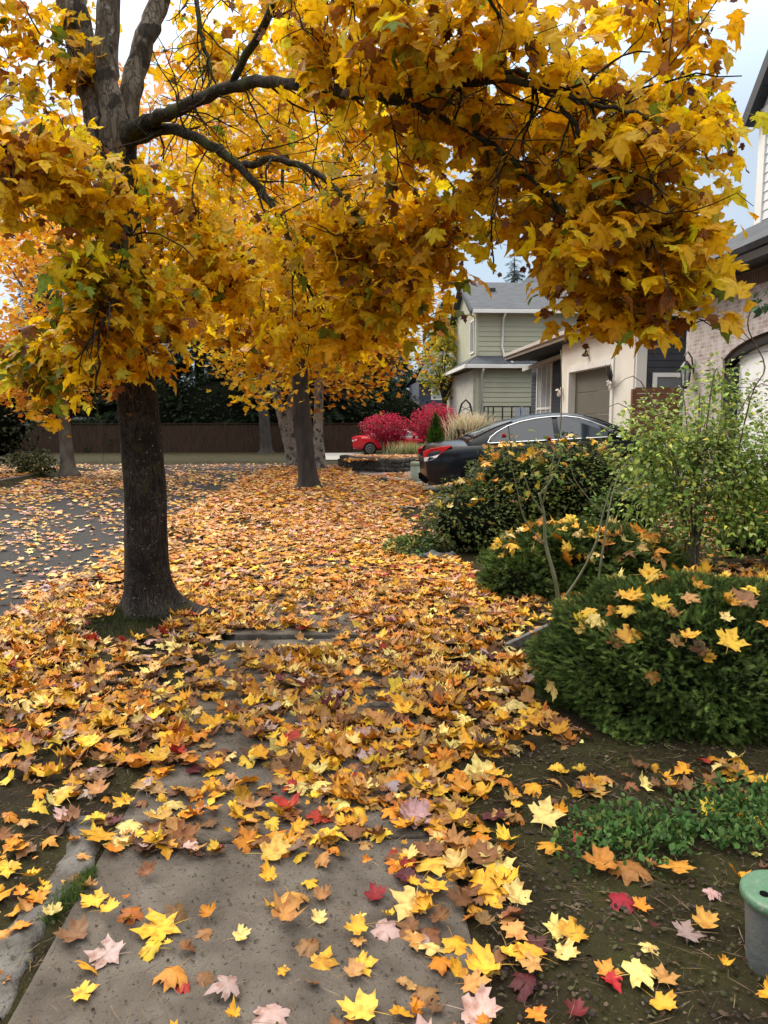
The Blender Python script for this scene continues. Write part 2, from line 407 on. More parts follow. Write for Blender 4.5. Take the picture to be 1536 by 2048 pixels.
class MB:
    def __init__(self):
        self.v = []; self.f = []
    def add(self, vs, fs):
        b = len(self.v)
        self.v += [tuple(v) for v in vs]
        self.f += [tuple(b + i for i in f) for f in fs]
        return self
    def box(self, x0, x1, y0, y1, z0, z1):
        v = [(x, y, z) for z in (z0, z1) for y in (y0, y1) for x in (x0, x1)]
        return self.add(v, [(0, 2, 3, 1), (4, 5, 7, 6), (0, 1, 5, 4), (2, 6, 7, 3), (0, 4, 6, 2), (1, 3, 7, 5)])
    def obox(self, c, sx, sy, sz, m):
        v = [Vector(c) + m @ Vector((x * sx / 2, y * sy / 2, z * sz / 2)) for z in (-1, 1) for y in (-1, 1) for x in (-1, 1)]
        return self.add(v, [(0, 2, 3, 1), (4, 5, 7, 6), (0, 1, 5, 4), (2, 6, 7, 3), (0, 4, 6, 2), (1, 3, 7, 5)])
    def bar(self, a, b, w, h=None):
        a = Vector(a); b = Vector(b); d = (b - a); L = d.length; d.normalize()
        up = Vector((0, 0, 1)) if abs(d.z) < 0.95 else Vector((1, 0, 0))
        x = d.cross(up).normalized(); y = x.cross(d)
        m = Matrix((x, d, y)).transposed()
        return self.obox((a + b) / 2, w, L, h or w, m)
    def prism(self, a, b):           # two matching loops
        n = len(a)
        fs = [tuple(range(n - 1, -1, -1)), tuple(range(n, 2 * n))]
        fs += [(i, (i + 1) % n, n + (i + 1) % n, n + i) for i in range(n)]
        return self.add(list(a) + list(b), fs)
    def tube(self, path, rad, n=8, cap=True, wob=0.0):
        path = [Vector(p) for p in path]
        if not hasattr(rad, '__len__'): rad = [rad] * len(path)
        u = None; vs = []
        for i, p in enumerate(path):
            d = (path[min(i + 1, len(path) - 1)] - path[max(i - 1, 0)]).normalized()
            if u is None:
                u = d.cross(Vector((0, 0, 1)) if abs(d.z) < 0.9 else Vector((1, 0, 0))).normalized()
            else:
                u = (u - d * u.dot(d)).normalized()
            w = d.cross(u)
            for k in range(n):
                a = 2 * math.pi * k / n
                r = rad[i] * (1 + (random.uniform(-wob, wob) if wob else 0))
                vs.append(p + u * (math.cos(a) * r) + w * (math.sin(a) * r))
        fs = []
        for i in range(len(path) - 1):
            for k in range(n):
                fs.append((i * n + k, i * n + (k + 1) % n, (i + 1) * n + (k + 1) % n, (i + 1) * n + k))
        if cap:
            fs.append(tuple(range(n - 1, -1, -1)))
            fs.append(tuple((len(path) - 1) * n + k for k in range(n)))
        return self.add(vs, fs)
    def lathe(self, prof, c=(0, 0, 0), n=24):
        vs = []; fs = []
        for r, z in prof:
            for k in range(n):
                a = 2 * math.pi * k / n
                vs.append((c[0] + r * math.cos(a), c[1] + r * math.sin(a), c[2] + z))
        for i in range(len(prof) - 1):
            for k in range(n):
                fs.append((i * n + k, i * n + (k + 1) % n, (i + 1) * n + (k + 1) % n, (i + 1) * n + k))
        fs.append(tuple(range(n - 1, -1, -1)))
        fs.append(tuple((len(prof) - 1) * n + k for k in range(n)))
        return self.add(vs, fs)
    def build(self, name, m, parent=None, smooth=False, bevel=0.0, loc=(0, 0, 0)):
        off = ORG[root_of(parent).name] if parent is not None else Vector(loc)
        me = bpy.data.meshes.new(name)
        me.from_pydata([(v[0] - off[0], v[1] - off[1], v[2] - off[2]) for v in self.v], [], self.f)
        if smooth:
            me.polygons.foreach_set('use_smooth', [True] * len(me.polygons))
        me.materials.append(m)
        me.update()
        o = link(name, me, parent, loc)
        if bevel:
            b = o.modifiers.new('bevel', 'BEVEL'); b.width = bevel; b.segments = 2; b.limit_method = 'ANGLE'
        return o

def np_mesh(name, co, tris, col, m, parent=None, loc=(0, 0, 0), smooth=False):
    off = np.array(ORG[root_of(parent).name]) if parent is not None else np.array(loc, float)
    co = np.asarray(co, np.float32) - off.astype(np.float32)
    tris = np.asarray(tris, np.int32)
    me = bpy.data.meshes.new(name)
    me.vertices.add(len(co)); me.vertices.foreach_set('co', co.ravel())
    me.loops.add(tris.size); me.loops.foreach_set('vertex_index', tris.ravel())
    me.polygons.add(len(tris))
    me.polygons.foreach_set('loop_start', np.arange(0, tris.size, 3, dtype=np.int32))
    me.polygons.foreach_set('loop_total', np.full(len(tris), 3, np.int32))
    if smooth: me.polygons.foreach_set('use_smooth', np.ones(len(tris), bool))
    me.update(calc_edges=True)
    if col is not None:
        a = me.attributes.new('col', 'FLOAT_COLOR', 'POINT')
        c4 = np.ones((len(co), 4), np.float32); c4[:, :3] = col
        a.data.foreach_set('color', c4.ravel())
    me.materials.append(m)
    return link(name, me, parent, loc)

def nrm(a):
    return a / np.maximum(np.linalg.norm(a, axis=1, keepdims=True), 1e-9)

def scatter(name, tmpls, pos, ydir, up, scale, col, m, parent=None, smooth=False, idx=None, loc=(0, 0, 0)):
    """many leaves as one mesh; template: (verts, tris, tint)"""
    pos = np.asarray(pos, float); N = len(pos)
    y = nrm(np.asarray(ydir, float)); x = nrm(np.cross(y, up)); z = np.cross(x, y)
    scale = np.asarray(scale, float).reshape(-1, 1, 1) * np.ones((N, 1, 1))
    col = np.asarray(col, float)
    if idx is None: idx = rng.integers(0, len(tmpls), N)
    cos, trs, cls = [], [], []; b = 0
    for k, (tv, tt, tint) in enumerate(tmpls):
        sel = np.where(idx == k)[0]
        if not len(sel): continue
        Rm = np.stack([x[sel], y[sel], z[sel]], axis=2)            # N,3,3
        v = np.einsum('nij,vj->nvi', Rm, tv) * scale[sel] + pos[sel][:, None, :]
        n = len(tv)
        cos.append(v.reshape(-1, 3))
        trs.append((tt[None] + (np.arange(len(sel)) * n)[:, None, None] + b).reshape(-1, 3))
        cls.append((col[sel][:, None, :] * tint[None, :, None]).reshape(-1, 3))
        b += n * len(sel)
    return np_mesh(name, np.concatenate(cos), np.concatenate(trs), np.concatenate(cls), m, parent, loc, smooth)

# ------------------------------------------------------------------ leaf templates
HALF = [(0.0, 0.0), (0.12, -0.06), (0.30, -0.08), (0.32, 0.0), (0.47, 0.06), (0.39, 0.13), (0.37, 0.20), (0.48, 0.33),
        (0.61, 0.45), (0.46, 0.49), (0.41, 0.60), (0.30, 0.53), (0.22, 0.57), (0.27, 0.72), (0.13, 0.75), (0.0, 0.95)]
def maple(lod, cup, fold, wav, droop, seed, stem=True):
    r = np.random.default_rng(seed)
    h = np.array(HALF)
    if lod == 2: h = h[[0, 2, 4, 6, 8, 12, 15]]
    if lod == 3: h = np.array([(0, 0), (0.42, 0.0), (0.34, 0.22), (0.54, 0.45), (0, 0.95)])
    h0 = h.copy()
    def vary(q):
        a = np.arctan2(q[:, 0], q[:, 1] - 0.25)
        k = 1 + 0.13 * np.sin(2.3 * a + r.uniform(0, 6)) + 0.08 * np.sin(5 * a + r.uniform(0, 6))
        return np.column_stack([q[:, 0] * k * r.uniform(0.88, 1.1), 0.25 + (q[:, 1] - 0.25) * k]) + r.normal(0, 0.022, q.shape) * (q[:, :1] != 0)
    h = vary(h0); h[0] = h0[0]; h[-1, 0] = 0
    left = vary(h0[1:-1]) [::-1] * [-1, 1]
    if r.uniform() < 0.3 and lod < 2:                  # a torn or eaten edge
        q = r.integers(3, len(left) - 3); left[q:q + 3] = left[q:q + 3] * 0.62 + np.array([[-0.02, 0.1]])
    ring = np.vstack([h, left]); n = len(ring)
    c = np.array([[0.0, 0.28]])
    tip = (np.hypot(ring[:, 0], ring[:, 1] - 0.28) > 0.40).astype(float)
    if lod == 0:
        mid = c + (ring - c) * 0.55
        pts = np.vstack([c, mid, ring]); tint = np.concatenate([[1.08], 0.98 + 0.10 * tip, 0.80 + 0.14 * tip])
        tris = [(0, 1 + i, 1 + (i + 1) % n) for i in range(n)]
        for i in range(n):
            j = (i + 1) % n
            tris += [(1 + i, 1 + n + i, 1 + n + j), (1 + i, 1 + n + j, 1 + j)]
    else:
        pts = np.vstack([c, ring]); tint = np.concatenate([[1.08], 0.82 + 0.16 * tip])
        tris = [(0, 1 + i, 1 + (i + 1) % n) for i in range(n)]
    X, Y = pts[:, 0], pts[:, 1] - 0.28
    ph = r.uniform(0, 6.28)
    Z = cup * (X ** 2 + Y ** 2) * 2 + fold * np.abs(X) - droop * np.clip(Y, 0, 1) ** 2 * 1.6 + wav * np.sin(7 * np.arctan2(Y, X) + ph) * np.hypot(X, Y)
    v = np.column_stack([pts[:, 0], pts[:, 1], Z])
    if lod <= 1 and stem:
        L = r.uniform(0.35, 0.75); b = len(v); k = r.uniform(-0.2, 0.2)
        z0 = Z[1] if lod == 1 else Z[1 + n]
        v = np.vstack([v, [(-0.012, 0.02, z0), (0.012, 0.02, z0), (k * 0.5 - 0.009, -L * 0.5, z0 + 0.03), (k * 0.5 + 0.009, -L * 0.5, z0 + 0.03), (k, -L, z0 + 0.02)]])
        tris += [(b, b + 1, b + 3), (b, b + 3, b + 2), (b + 2, b + 3, b + 4)]
        tint = np.concatenate([tint, [0.7] * 5])
    return v.astype(float), np.array(tris), tint
FLATL = [maple(0, c, f, w, d, i) for i, (c, f, w, d) in enumerate([(0.10, 0.03, 0.05, 0.0), (0.25, 0.10, 0.06, 0.0), (-0.22, 0.05, 0.05, 0.1), (0.05, 0.22, 0.08, 0.15), (-0.35, -0.06, 0.10, 0.1), (0.42, 0.15, 0.12, -0.1), (0.0, -0.25, 0.05, 0.2), (0.3, 0.4, 0.1, 0.1), (-0.1, 0.5, 0.06, 0.3), (0.5, -0.1, 0.18, 0.2)])]
MIDL = [maple(1, c, f, w, d, 20 + i) for i, (c, f, w, d) in enumerate([(0.10, 0.03, 0.05, 0.0), (0.3, 0.10, 0.08, 0.0), (-0.3, 0.05, 0.05, 0.1), (0.1, 0.35, 0.08, 0.15), (-0.4, -0.1, 0.12, 0.1), (0.5, 0.15, 0.12, 0.2), (0.8, -0.1, 0.22, 0.2), (-0.5, 0.3, 0.2, 0.4), (0.15, 0.6, 0.1, 0.2), (0.0, -0.4, 0.08, 0.3)])]
FARL = [maple(2, c, f, w, d, 40 + i) for i, (c, f, w, d) in enumerate([(0.1, 0.1, 0.05, 0.0), (0.35, 0.2, 0.1, 0.0), (-0.3, 0.05, 0.1, 0.2), (0.2, -0.3, 0.1, 0.1)])]
TINYL = [maple(3, c, f, 0.05, d, 60 + i) for i, (c, f, d) in enumerate([(0.2, 0.1, 0.0), (-0.3, 0.2, 0.2), (0.3, -0.3, 0.1)])]
HANGL = [maple(1, c, f, w, d, 80 + i) for i, (c, f, w, d) in enumerate([(-0.1, 0.08, 0.04, 0.3), (-0.15, -0.10, 0.05, 0.45), (0.08, 0.14, 0.05, 0.25), (-0.25, 0.04, 0.06, 0.55), (-0.2, -0.2, 0.08, 0.4)])]

def oval(w=0.3, fold=0.12, droop=0.2):
    v = [(0, 0, 0), (w * 0.8, 0.3, fold), (w, 0.55, fold), (0, 1, -droop), (-w, 0.55, fold), (-w * 0.8, 0.3, fold), (0, 0.5, 0)]
    t = [(0, 1, 6), (1, 2, 6), (2, 3, 6), (3, 4, 6), (4, 5, 6), (5, 0, 6)]
    return np.array(v, float), np.array(t), np.array([0.9, 0.95, 1, 1.05, 1, 0.95, 1.0])
OVAL = [oval(), oval(0.36, 0.05, 0.1), oval(0.26, 0.2, 0.35)]

def sprig(n=9, seed=0, L=0.34):
    r = np.random.default_rng(seed); v = []; t = []; ti = []
    for i in range(n):
        y = i / n
        for sgn in (-1, 1):
            b = len(v); l = L * (1 - 0.5 * y) * r.uniform(0.8, 1.1); zz = r.uniform(-0.06, 0.16)
            v += [(0, y, 0), (0, y + 0.09, 0.0), (sgn * l, y + 0.22, zz)]
            t.append((b, b + 1, b + 2)); ti += [0.75 + 0.3 * y, 0.8 + 0.3 * y, 0.95 + 0.4 * y]
    b = len(v); v += [(-0.02, 0, 0), (0.02, 0, 0), (0, 1.12, 0.03)]; t.append((b, b + 1, b + 2)); ti += [0.6, 0.6, 1.3]
    return np.array(v, float), np.array(t), np.array(ti)
SPRIG = [sprig(9, i) for i in range(4)]

def blade(bend=0.35, w=0.03):
    ys = [0, 0.35, 0.7, 1.0]; v = []; t = []
    for i, y in enumerate(ys):
        ww = w * (1 - y * 0.9); zz = bend * y * y
        v += [(-ww, y * (1 - 0.2 * bend * y), zz), (ww, y * (1 - 0.2 * bend * y), zz)]
        if i: b = 2 * i - 2; t += [(b, b + 1, b + 3), (b, b + 3, b + 2)]
    return np.array(v, float), np.array(t), np.array([0.7, 0.7, 0.9, 0.9, 1.05, 1.05, 1.1, 1.1])
BLADE = [blade(), blade(0.6), blade(0.15)]

def hv(n):                         # horizontal unit directions
    a = rng.uniform(0, 2 * math.pi, n)
    return np.column_stack([np.cos(a), np.sin(a), np.zeros(n)])
def jit(n, s):
    return rng.normal(0, s, (n, 3))
def pick(n, cols, wts, var=0.12):
    cols = np.array(cols); w = np.array(wts, float); w /= w.sum()
    k = rng.choice(len(cols), n, p=w)
    c = cols[k] * np.exp(rng.normal(0, var, (n, 1))) * np.exp(rng.normal(0, var * 0.35, (n, 3)))
    return np.clip(c, 0.002, 0.9)

# ------------------------------------------------------------------ ground, road, kerbs, sidewalk
def grid_sheet(name, ss, tt, zf, m, kind='structure', mask=None, smooth=True):
    S_, T_ = np.meshgrid(ss, tt)
    Z = zf(S_, T_)
    v = np.column_stack([S_.ravel(), T_.ravel(), Z.ravel()])
    n = len(ss); f = []
    for j in range(len(tt) - 1):
        for i in range(n - 1):
            a = j * n + i
            f.append((a, a + 1, a + n + 1, a + n))
    me = bpy.data.meshes.new(name)
    me.from_pydata(v.tolist(), [], f)
    if smooth: me.polygons.foreach_set('use_smooth', [True] * len(me.polygons))
    me.materials.append(m)
    o = link(name, me)
    tag(o, kind=kind)
    return o

def bumps(s, t):
    return 0.010 * np.sin(9.1 * s + 2 * np.sin(5.3 * t)) * np.sin(7.7 * t + 1.3) + 0.006 * np.sin(23 * s + 11 * t) * np.sin(19 * t - 8 * s)

def ground_z(s, t):
    z = base(s, t) - 0.008
    near = (np.abs(s) < 9) & (t < 22) & (t > -3)
    z = z + np.where(near, bumps(s, t), 0)
    z = np.where(road_mask(s, t), z - 0.16, z)
    sw = (s > SW0 + 0.01) & (s < SW1 - 0.01) & (t < 25.0)
    return np.where(sw, base(s * 0, t) - 0.08, z)
gs = sorted(set([-900, -400, -150, -60, -35, -25, -18, -13, -10, -9.2, -8.72, -8.6, -8.0, -6, -4, -3, -2.62, -2.5, -1.6, -1.5, SW0, SW0 + 0.02, SW1 - 0.02, SW1, 9, 10, 12, 15, 20, 30, 60, 150, 400, 900] + [round(x, 3) for x in np.arange(-2.4, 2.6, 0.08)] + [round(x, 3) for x in np.arange(2.6, 9, 0.4)]))
gt = sorted(set([-900, -300, -80, -20, -6, -2, 25.4, 25.5, 31.5, 31.6, 36, 40, 45, 50, 60, 80, 130, 300, 900] + [round(x, 3) for x in np.arange(-1, 9, 0.08)] + [round(x, 3) for x in np.arange(9, 34, 0.5)]))
grid_sheet('ground', gs, gt, ground_z, M['soil'])
grid_sheet('road', [-8.6, -7, -5.5, -4, -2.5], [-60, -20, -5, 0, 5, 10, 15, 18, 20, 22, 24, 25.5], lambda s, t: base(s * 0, t) - 0.13 + 0.012 * (1 - ((s + 5.55) / 3.05) ** 2), M['asphalt'])
grid_sheet('cross_road', [-80, -40, -20, -8.6, -6, -4, -2.5, -1.5], list(np.linspace(25.5, 31.5, 7)), lambda s, t: base(s * 0, t) - 0.13, M['asphalt'])
grid_sheet('driveway', list(np.linspace(0.4, 7.0, 10)), [12.9, 13.8, 14.8, 15.8, 16.8, 17.6], lambda s, t: base(s, t) + 0.012, M['drive'])
grid_sheet('far_driveway', list(np.linspace(-1.5, 6.0, 8)), list(np.linspace(31.8, 46, 10)), lambda s, t: base(s * 0, t) + 0.03, M['drive'])
grid_sheet('driveway', list(np.linspace(0.4, 6.98, 8)), list(np.linspace(18.3, 25, 8)), lambda s, t: base(s, t) + 0.012, M['drive'])

def kerb(name, pts):
    mb = MB()
    for a, b in zip(pts[:-1], pts[1:]):
        d = (Vector(b) - Vector(a)); n = Vector((-d.y, d.x)).normalized() * 0.075
        L = max(1, int(d.length / 2.4))
        for k in range(L):
            p = Vector(a) + d * (k / L); q = Vector(a) + d * ((k + 1) / L - 0.006 / d.length)
            zp = float(base(0, p.y)); zq = float(base(0, q.y))
            lo = [(p.x + n.x, p.y + n.y, zp - 0.2), (q.x + n.x, q.y + n.y, zq - 0.2), (q.x - n.x, q.y - n.y, zq - 0.2), (p.x - n.x, p.y - n.y, zp - 0.2)]
            hi = [(x, y, z + 0.2 + 0.006) for x, y, z in lo]
            mb.prism(lo, hi)
    o = mb.build(name, M['kerb'], bevel=0.02)
    tag(o, kind='structure')
kerb('kerb', [(-2.54, -6), (-2.54, 8), (-2.48, 25.42), (-1.5, 25.44)])
kerb('far_kerb', [(-8.66, -6), (-8.66, 25.4), (-30, 25.4)])

mb = MB()
t0 = 0.07
k = 0
while t0 < 25:
    t1 = t0 + 1.31
    z0, z1 = float(base(0, t0)), float(base(0, t1))
    lift = 0.028 if t0 > 5 else 0.0
    n0 = 0.008 if abs(t0 - 5.31) < 0.02 else 0.0
    L = [(SW0, t0 + 0.008, z0 - 0.1), (SW1, t0 + 0.008, z0 - 0.1), (SW1, t1 - 0.008, z1 - 0.1), (SW0, t1 - 0.008, z1 - 0.1)]
    H = [(SW0, t0 + 0.008, z0 + lift + n0), (SW1, t0 + 0.008, z0 + lift - n0), (SW1, t1 - 0.008, z1 + lift), (SW0, t1 - 0.008, z1 + lift)]
    if abs(t0 - 5.31) < 0.02:      # the slab lifted by the roots, its near left corner broken round
        L[0:1] = [(SW0, t0 + 0.16, z0 - 0.1), (SW0 + 0.1, t0 + 0.008, z0 - 0.1)]
        H[0:1] = [(SW0, t0 + 0.16, z0 + lift + n0), (SW0 + 0.1, t0 + 0.008, z0 + lift + n0)]
    mb.prism(L, H)
    t0 = t1
tag(mb.build('sidewalk', M['concrete'], bevel=0.008), kind='structure')

# planting bed behind the stone wall
mb = MB()
bed = [(-0.1, 24.2), (0.7, 22.6), (1.5, 21.1), (2.0, 22.0), (2.7, 22.9), (5.0, 24.0), (5.4, 29), (0.2, 29)]
top = [(x, y, 0.36 - 0.032 * (y - 21)) for x, y in bed]
mb.prism([(x, y, -0.6) for x, y in bed], top)
tag(mb.build('planting_bed', M['soil']), kind='structure')

# ------------------------------------------------------------------ fallen leaves
YEL, PALE, GOLD, ORA, TAN, BRN, MAU, RED, MAR = (0.70, 0.42, 0.035), (0.72, 0.55, 0.18), (0.60, 0.29, 0.018), (0.56, 0.20, 0.015), (0.46, 0.235, 0.065), (0.19, 0.085, 0.03), (0.44, 0.30, 0.27), (0.36, 0.035, 0.02), (0.085, 0.014, 0.018)
CN = ['bright yellow', 'pale yellow', 'ochre', 'orange', 'tan', 'brown', 'pale mauve', 'red', 'maroon']
CV = [YEL, PALE, GOLD, ORA, TAN, BRN, MAU, RED, MAR]
PEACH = (0.64, 0.34, 0.14)
ROSE = (0.55, 0.30, 0.24)
WNEAR = [18, 13, 25, 15, 18, 13, 4.5, 1.6, 1.6]
YEW = (1.93, 4.00, 0.20, 0.87, 0.78, 0.46)      # big foreground yew: centre and radii

zones = [   # s0 s1 t0 t1 per-m2 far?
    (-0.90, -0.15, 1.55, 2.62, 42, 0), (-0.15, 0.2, 1.55, 2.6, 150, 0), (0.15, 0.58, 1.5, 2.6, 400, 0), (0.5, 2.4, 1.5, 3.0, 24, 0),
    (-0.9, -0.3, 2.6, 3.3, 250, 0), (-0.3, 0.45, 2.6, 3.3, 420, 0), (0.42, 0.72, 2.6, 3.6, 230, 0), (-2.6, -0.92, 1.5, 3.3, 210, 0),
    (-2.6, -0.9, 3.3, 5.6, 520, 1), (-0.9, -0.45, 3.3, 5.2, 460, 1), (-0.45, 0.6, 3.3, 5.35, 820, 1), (0.5, 1.14, 3.35, 5.6, 430, 1), (0.95, 2.4, 5.0, 6.2, 150, 1),
    (-2.75, 0.6, 5.35, 9.0, 600, 2), (0.5, 1.25, 5.4, 8.3, 560, 2), (-2.7, 0.9, 9.0, 13.0, 480, 3), (-2.6, 1.6, 13, 20.5, 380, 4), (-2.45, 0.2, 20.5, 25.2, 330, 4),
    (-3.1, -2.55, 4, 12, 330, 2), (-5.6, -2.6, 3.5, 9, 95, 2), (-8.6, -2.6, 9, 16, 88, 3), (-8.6, -2.6, 16, 25, 105, 4), (-8.6, -6.5, 12, 25, 220, 4),
    (-16, -8.6, 14, 25, 230, 4), (2.2, 6.5, 5.2, 9.5, 200, 3), (0.4, 6.8, 9.5, 17, 60, 4), (0.0, 5.2, 21.3, 29, 280, 5), (-9, -2, 25.5, 31, 20, 4), (-22, -9, 25, 31, 30, 4),
    (1.7, 5, 3.2, 5.2, 60, 1), (0.8, 2.3, 2.84, 3.12, 210, 0), (0.9, 2.3, 2.4, 2.9, 16, 0)]
keep = []
for (a, b, c, d, dens, z) in zones:
    n = int((b - a) * (d - c) * dens)
    s = rng.uniform(a, b, n); t = rng.uniform(c, d, n)
    keep.append(np.column_stack([s, t, np.full(n, z)]))
P = np.concatenate(keep)
s, t, zid = P.T
clump = np.sin(2.1 * s + 1.7 * np.sin(1.3 * t)) * np.sin(1.9 * t + 0.8 * s) + 0.6 * np.sin(5.3 * s + 2.2 * t)
ok = rng.uniform(0, 1, len(s)) < np.clip(0.80 + 0.40 * clump, 0.10, 1)
onroad = (s < -2.62) & (s > -8.6) & (t < 25.4)
ok &= ~(onroad & (clump < -0.35) & (rng.uniform(0, 1, len(s)) < 0.6))
for (cs, ct, rs, rt) in [(-1.52, 5.9, 0.30, 0.30), (YEW[0], YEW[1] - 0.05, 0.92, 0.86), (-1.60, 5.52, 0.32, 0.25), (2.1, 6.8, 0.75, 0.5), (1.7, 9.0, 0.8, 0.65), (2.75, 9.3, 0.75, 0.6)]:
    ok &= ((s - cs) / rs) ** 2 + ((t - ct) / rt) ** 2 > 1
bare = ((s + 0.50) / 0.44) ** 2 + ((t - 5.22) / 0.24) ** 2 < 1        # the lifted slab's edge lies open
ok &= ~(bare & (rng.uniform(0, 1, len(s)) < 0.97))
P = P[ok]; s, t, zid = P.T
N = len(P)
col = pick(N, CV, WNEAR, 0.16)
f = zid >= 3
col[f] = pick(int(f.sum()), [GOLD, ORA, PEACH, TAN, PALE, ROSE, BRN, RED], [16, 18, 26, 14, 12, 12, 5, 2], 0.18)
f = zid == 2
col[f] = pick(int(f.sum()), [YEL, GOLD, ORA, PEACH, TAN, PALE, BRN, ROSE, RED], [14, 28, 20, 8, 14, 10, 9, 5, 2], 0.16)
f = onroad[ok] & (zid >= 2)
col[f] = pick(int(f.sum()), [PALE, GOLD, PEACH, TAN, ROSE, ORA, MAU], [20, 12, 20, 14, 16, 8, 8], 0.18)
size = np.clip(rng.normal(0.079, 0.023, N), 0.022, 0.13)
pile = np.where(zid >= 1, 0.034, 0.012)
sw_on = (s > SW0) & (s < SW1)
zz = np.where((s > 0) & (s < 5.3) & (t > 21) & (t < 29) & (zid == 5), 0.37 - 0.032 * (t - 21), surf(s, t)) + 0.008 + rng.uniform(0, 1, N) * pile
pos = np.column_stack([s, t, zz])
ydir = hv(N); ydir[:, 2] = rng.normal(0, 0.15, N)
up = np.tile([0, 0, 1.0], (N, 1)) + jit(N, 0.26)
far_ = (t > 5.3) & ~onroad[ok]
up[far_] = np.array([0, 0, 1.0]) + jit(int(far_.sum()), 0.17)
ydir[far_, 2] *= 0.6
size[(t < 2.65) & (s < 0.2)] *= 0.74
size[(t < 3.1) & (s > 0.6)] *= 0.72
size[(t < 2.3) & (s > 0.1) & (s <= 0.6)] *= 0.82
up[onroad[ok]] = [0, 0, 1.0]; ydir[onroad[ok], 2] *= 0.3
up[onroad[ok]] += jit(int(onroad[ok].sum()), 0.08)
flip = rng.uniform(0, 1, N) < 0.3
edge_on = (rng.uniform(0, 1, N) < 0.06) & (t < 6)
up[edge_on] += jit(int(edge_on.sum()), 0.5)
up[:, 2] = np.abs(up[:, 2])

# an older matted layer, brown and flat, lies below the fresh leaves
old = rng.uniform(0, 1, N) < np.where((zid >= 1) & (t < 9), 0.30, 0.10)
col[old] = pick(int(old.sum()), [(0.16, 0.075, 0.028), (0.26, 0.13, 0.045), (0.36, 0.19, 0.07), (0.10, 0.05, 0.025)], [4, 4, 3, 2], 0.2)
pos[old, 2] -= np.clip(zz[old] - surf(s[old], t[old]) - 0.006, 0, 1) * (s[old] < 3) * (t[old] < 20)
up[old] = np.array([0, 0, 1.0]) + jit(int(old.sum()), 0.10); ydir[old, 2] *= 0.3
zz = pos[:, 2].copy()

# which fallen leaves show largest: those become single things
wx = s * math.cos(TH) - t * math.sin(TH); wy = s * math.sin(TH) + t * math.cos(TH)
dep = wy * math.cos(PITCH) + (CZ - zz) * math.sin(PITCH)
px = 768 + F * wx / dep
py = 1024 - F * ((zz - CZ) * math.cos(PITCH) + wy * math.sin(PITCH)) / dep
show = size / dep ** 1.5
show[(px < 8) | (px > 1528) | (py > 2040) | (dep < 0.5)] = 0
order = np.argsort(-show)

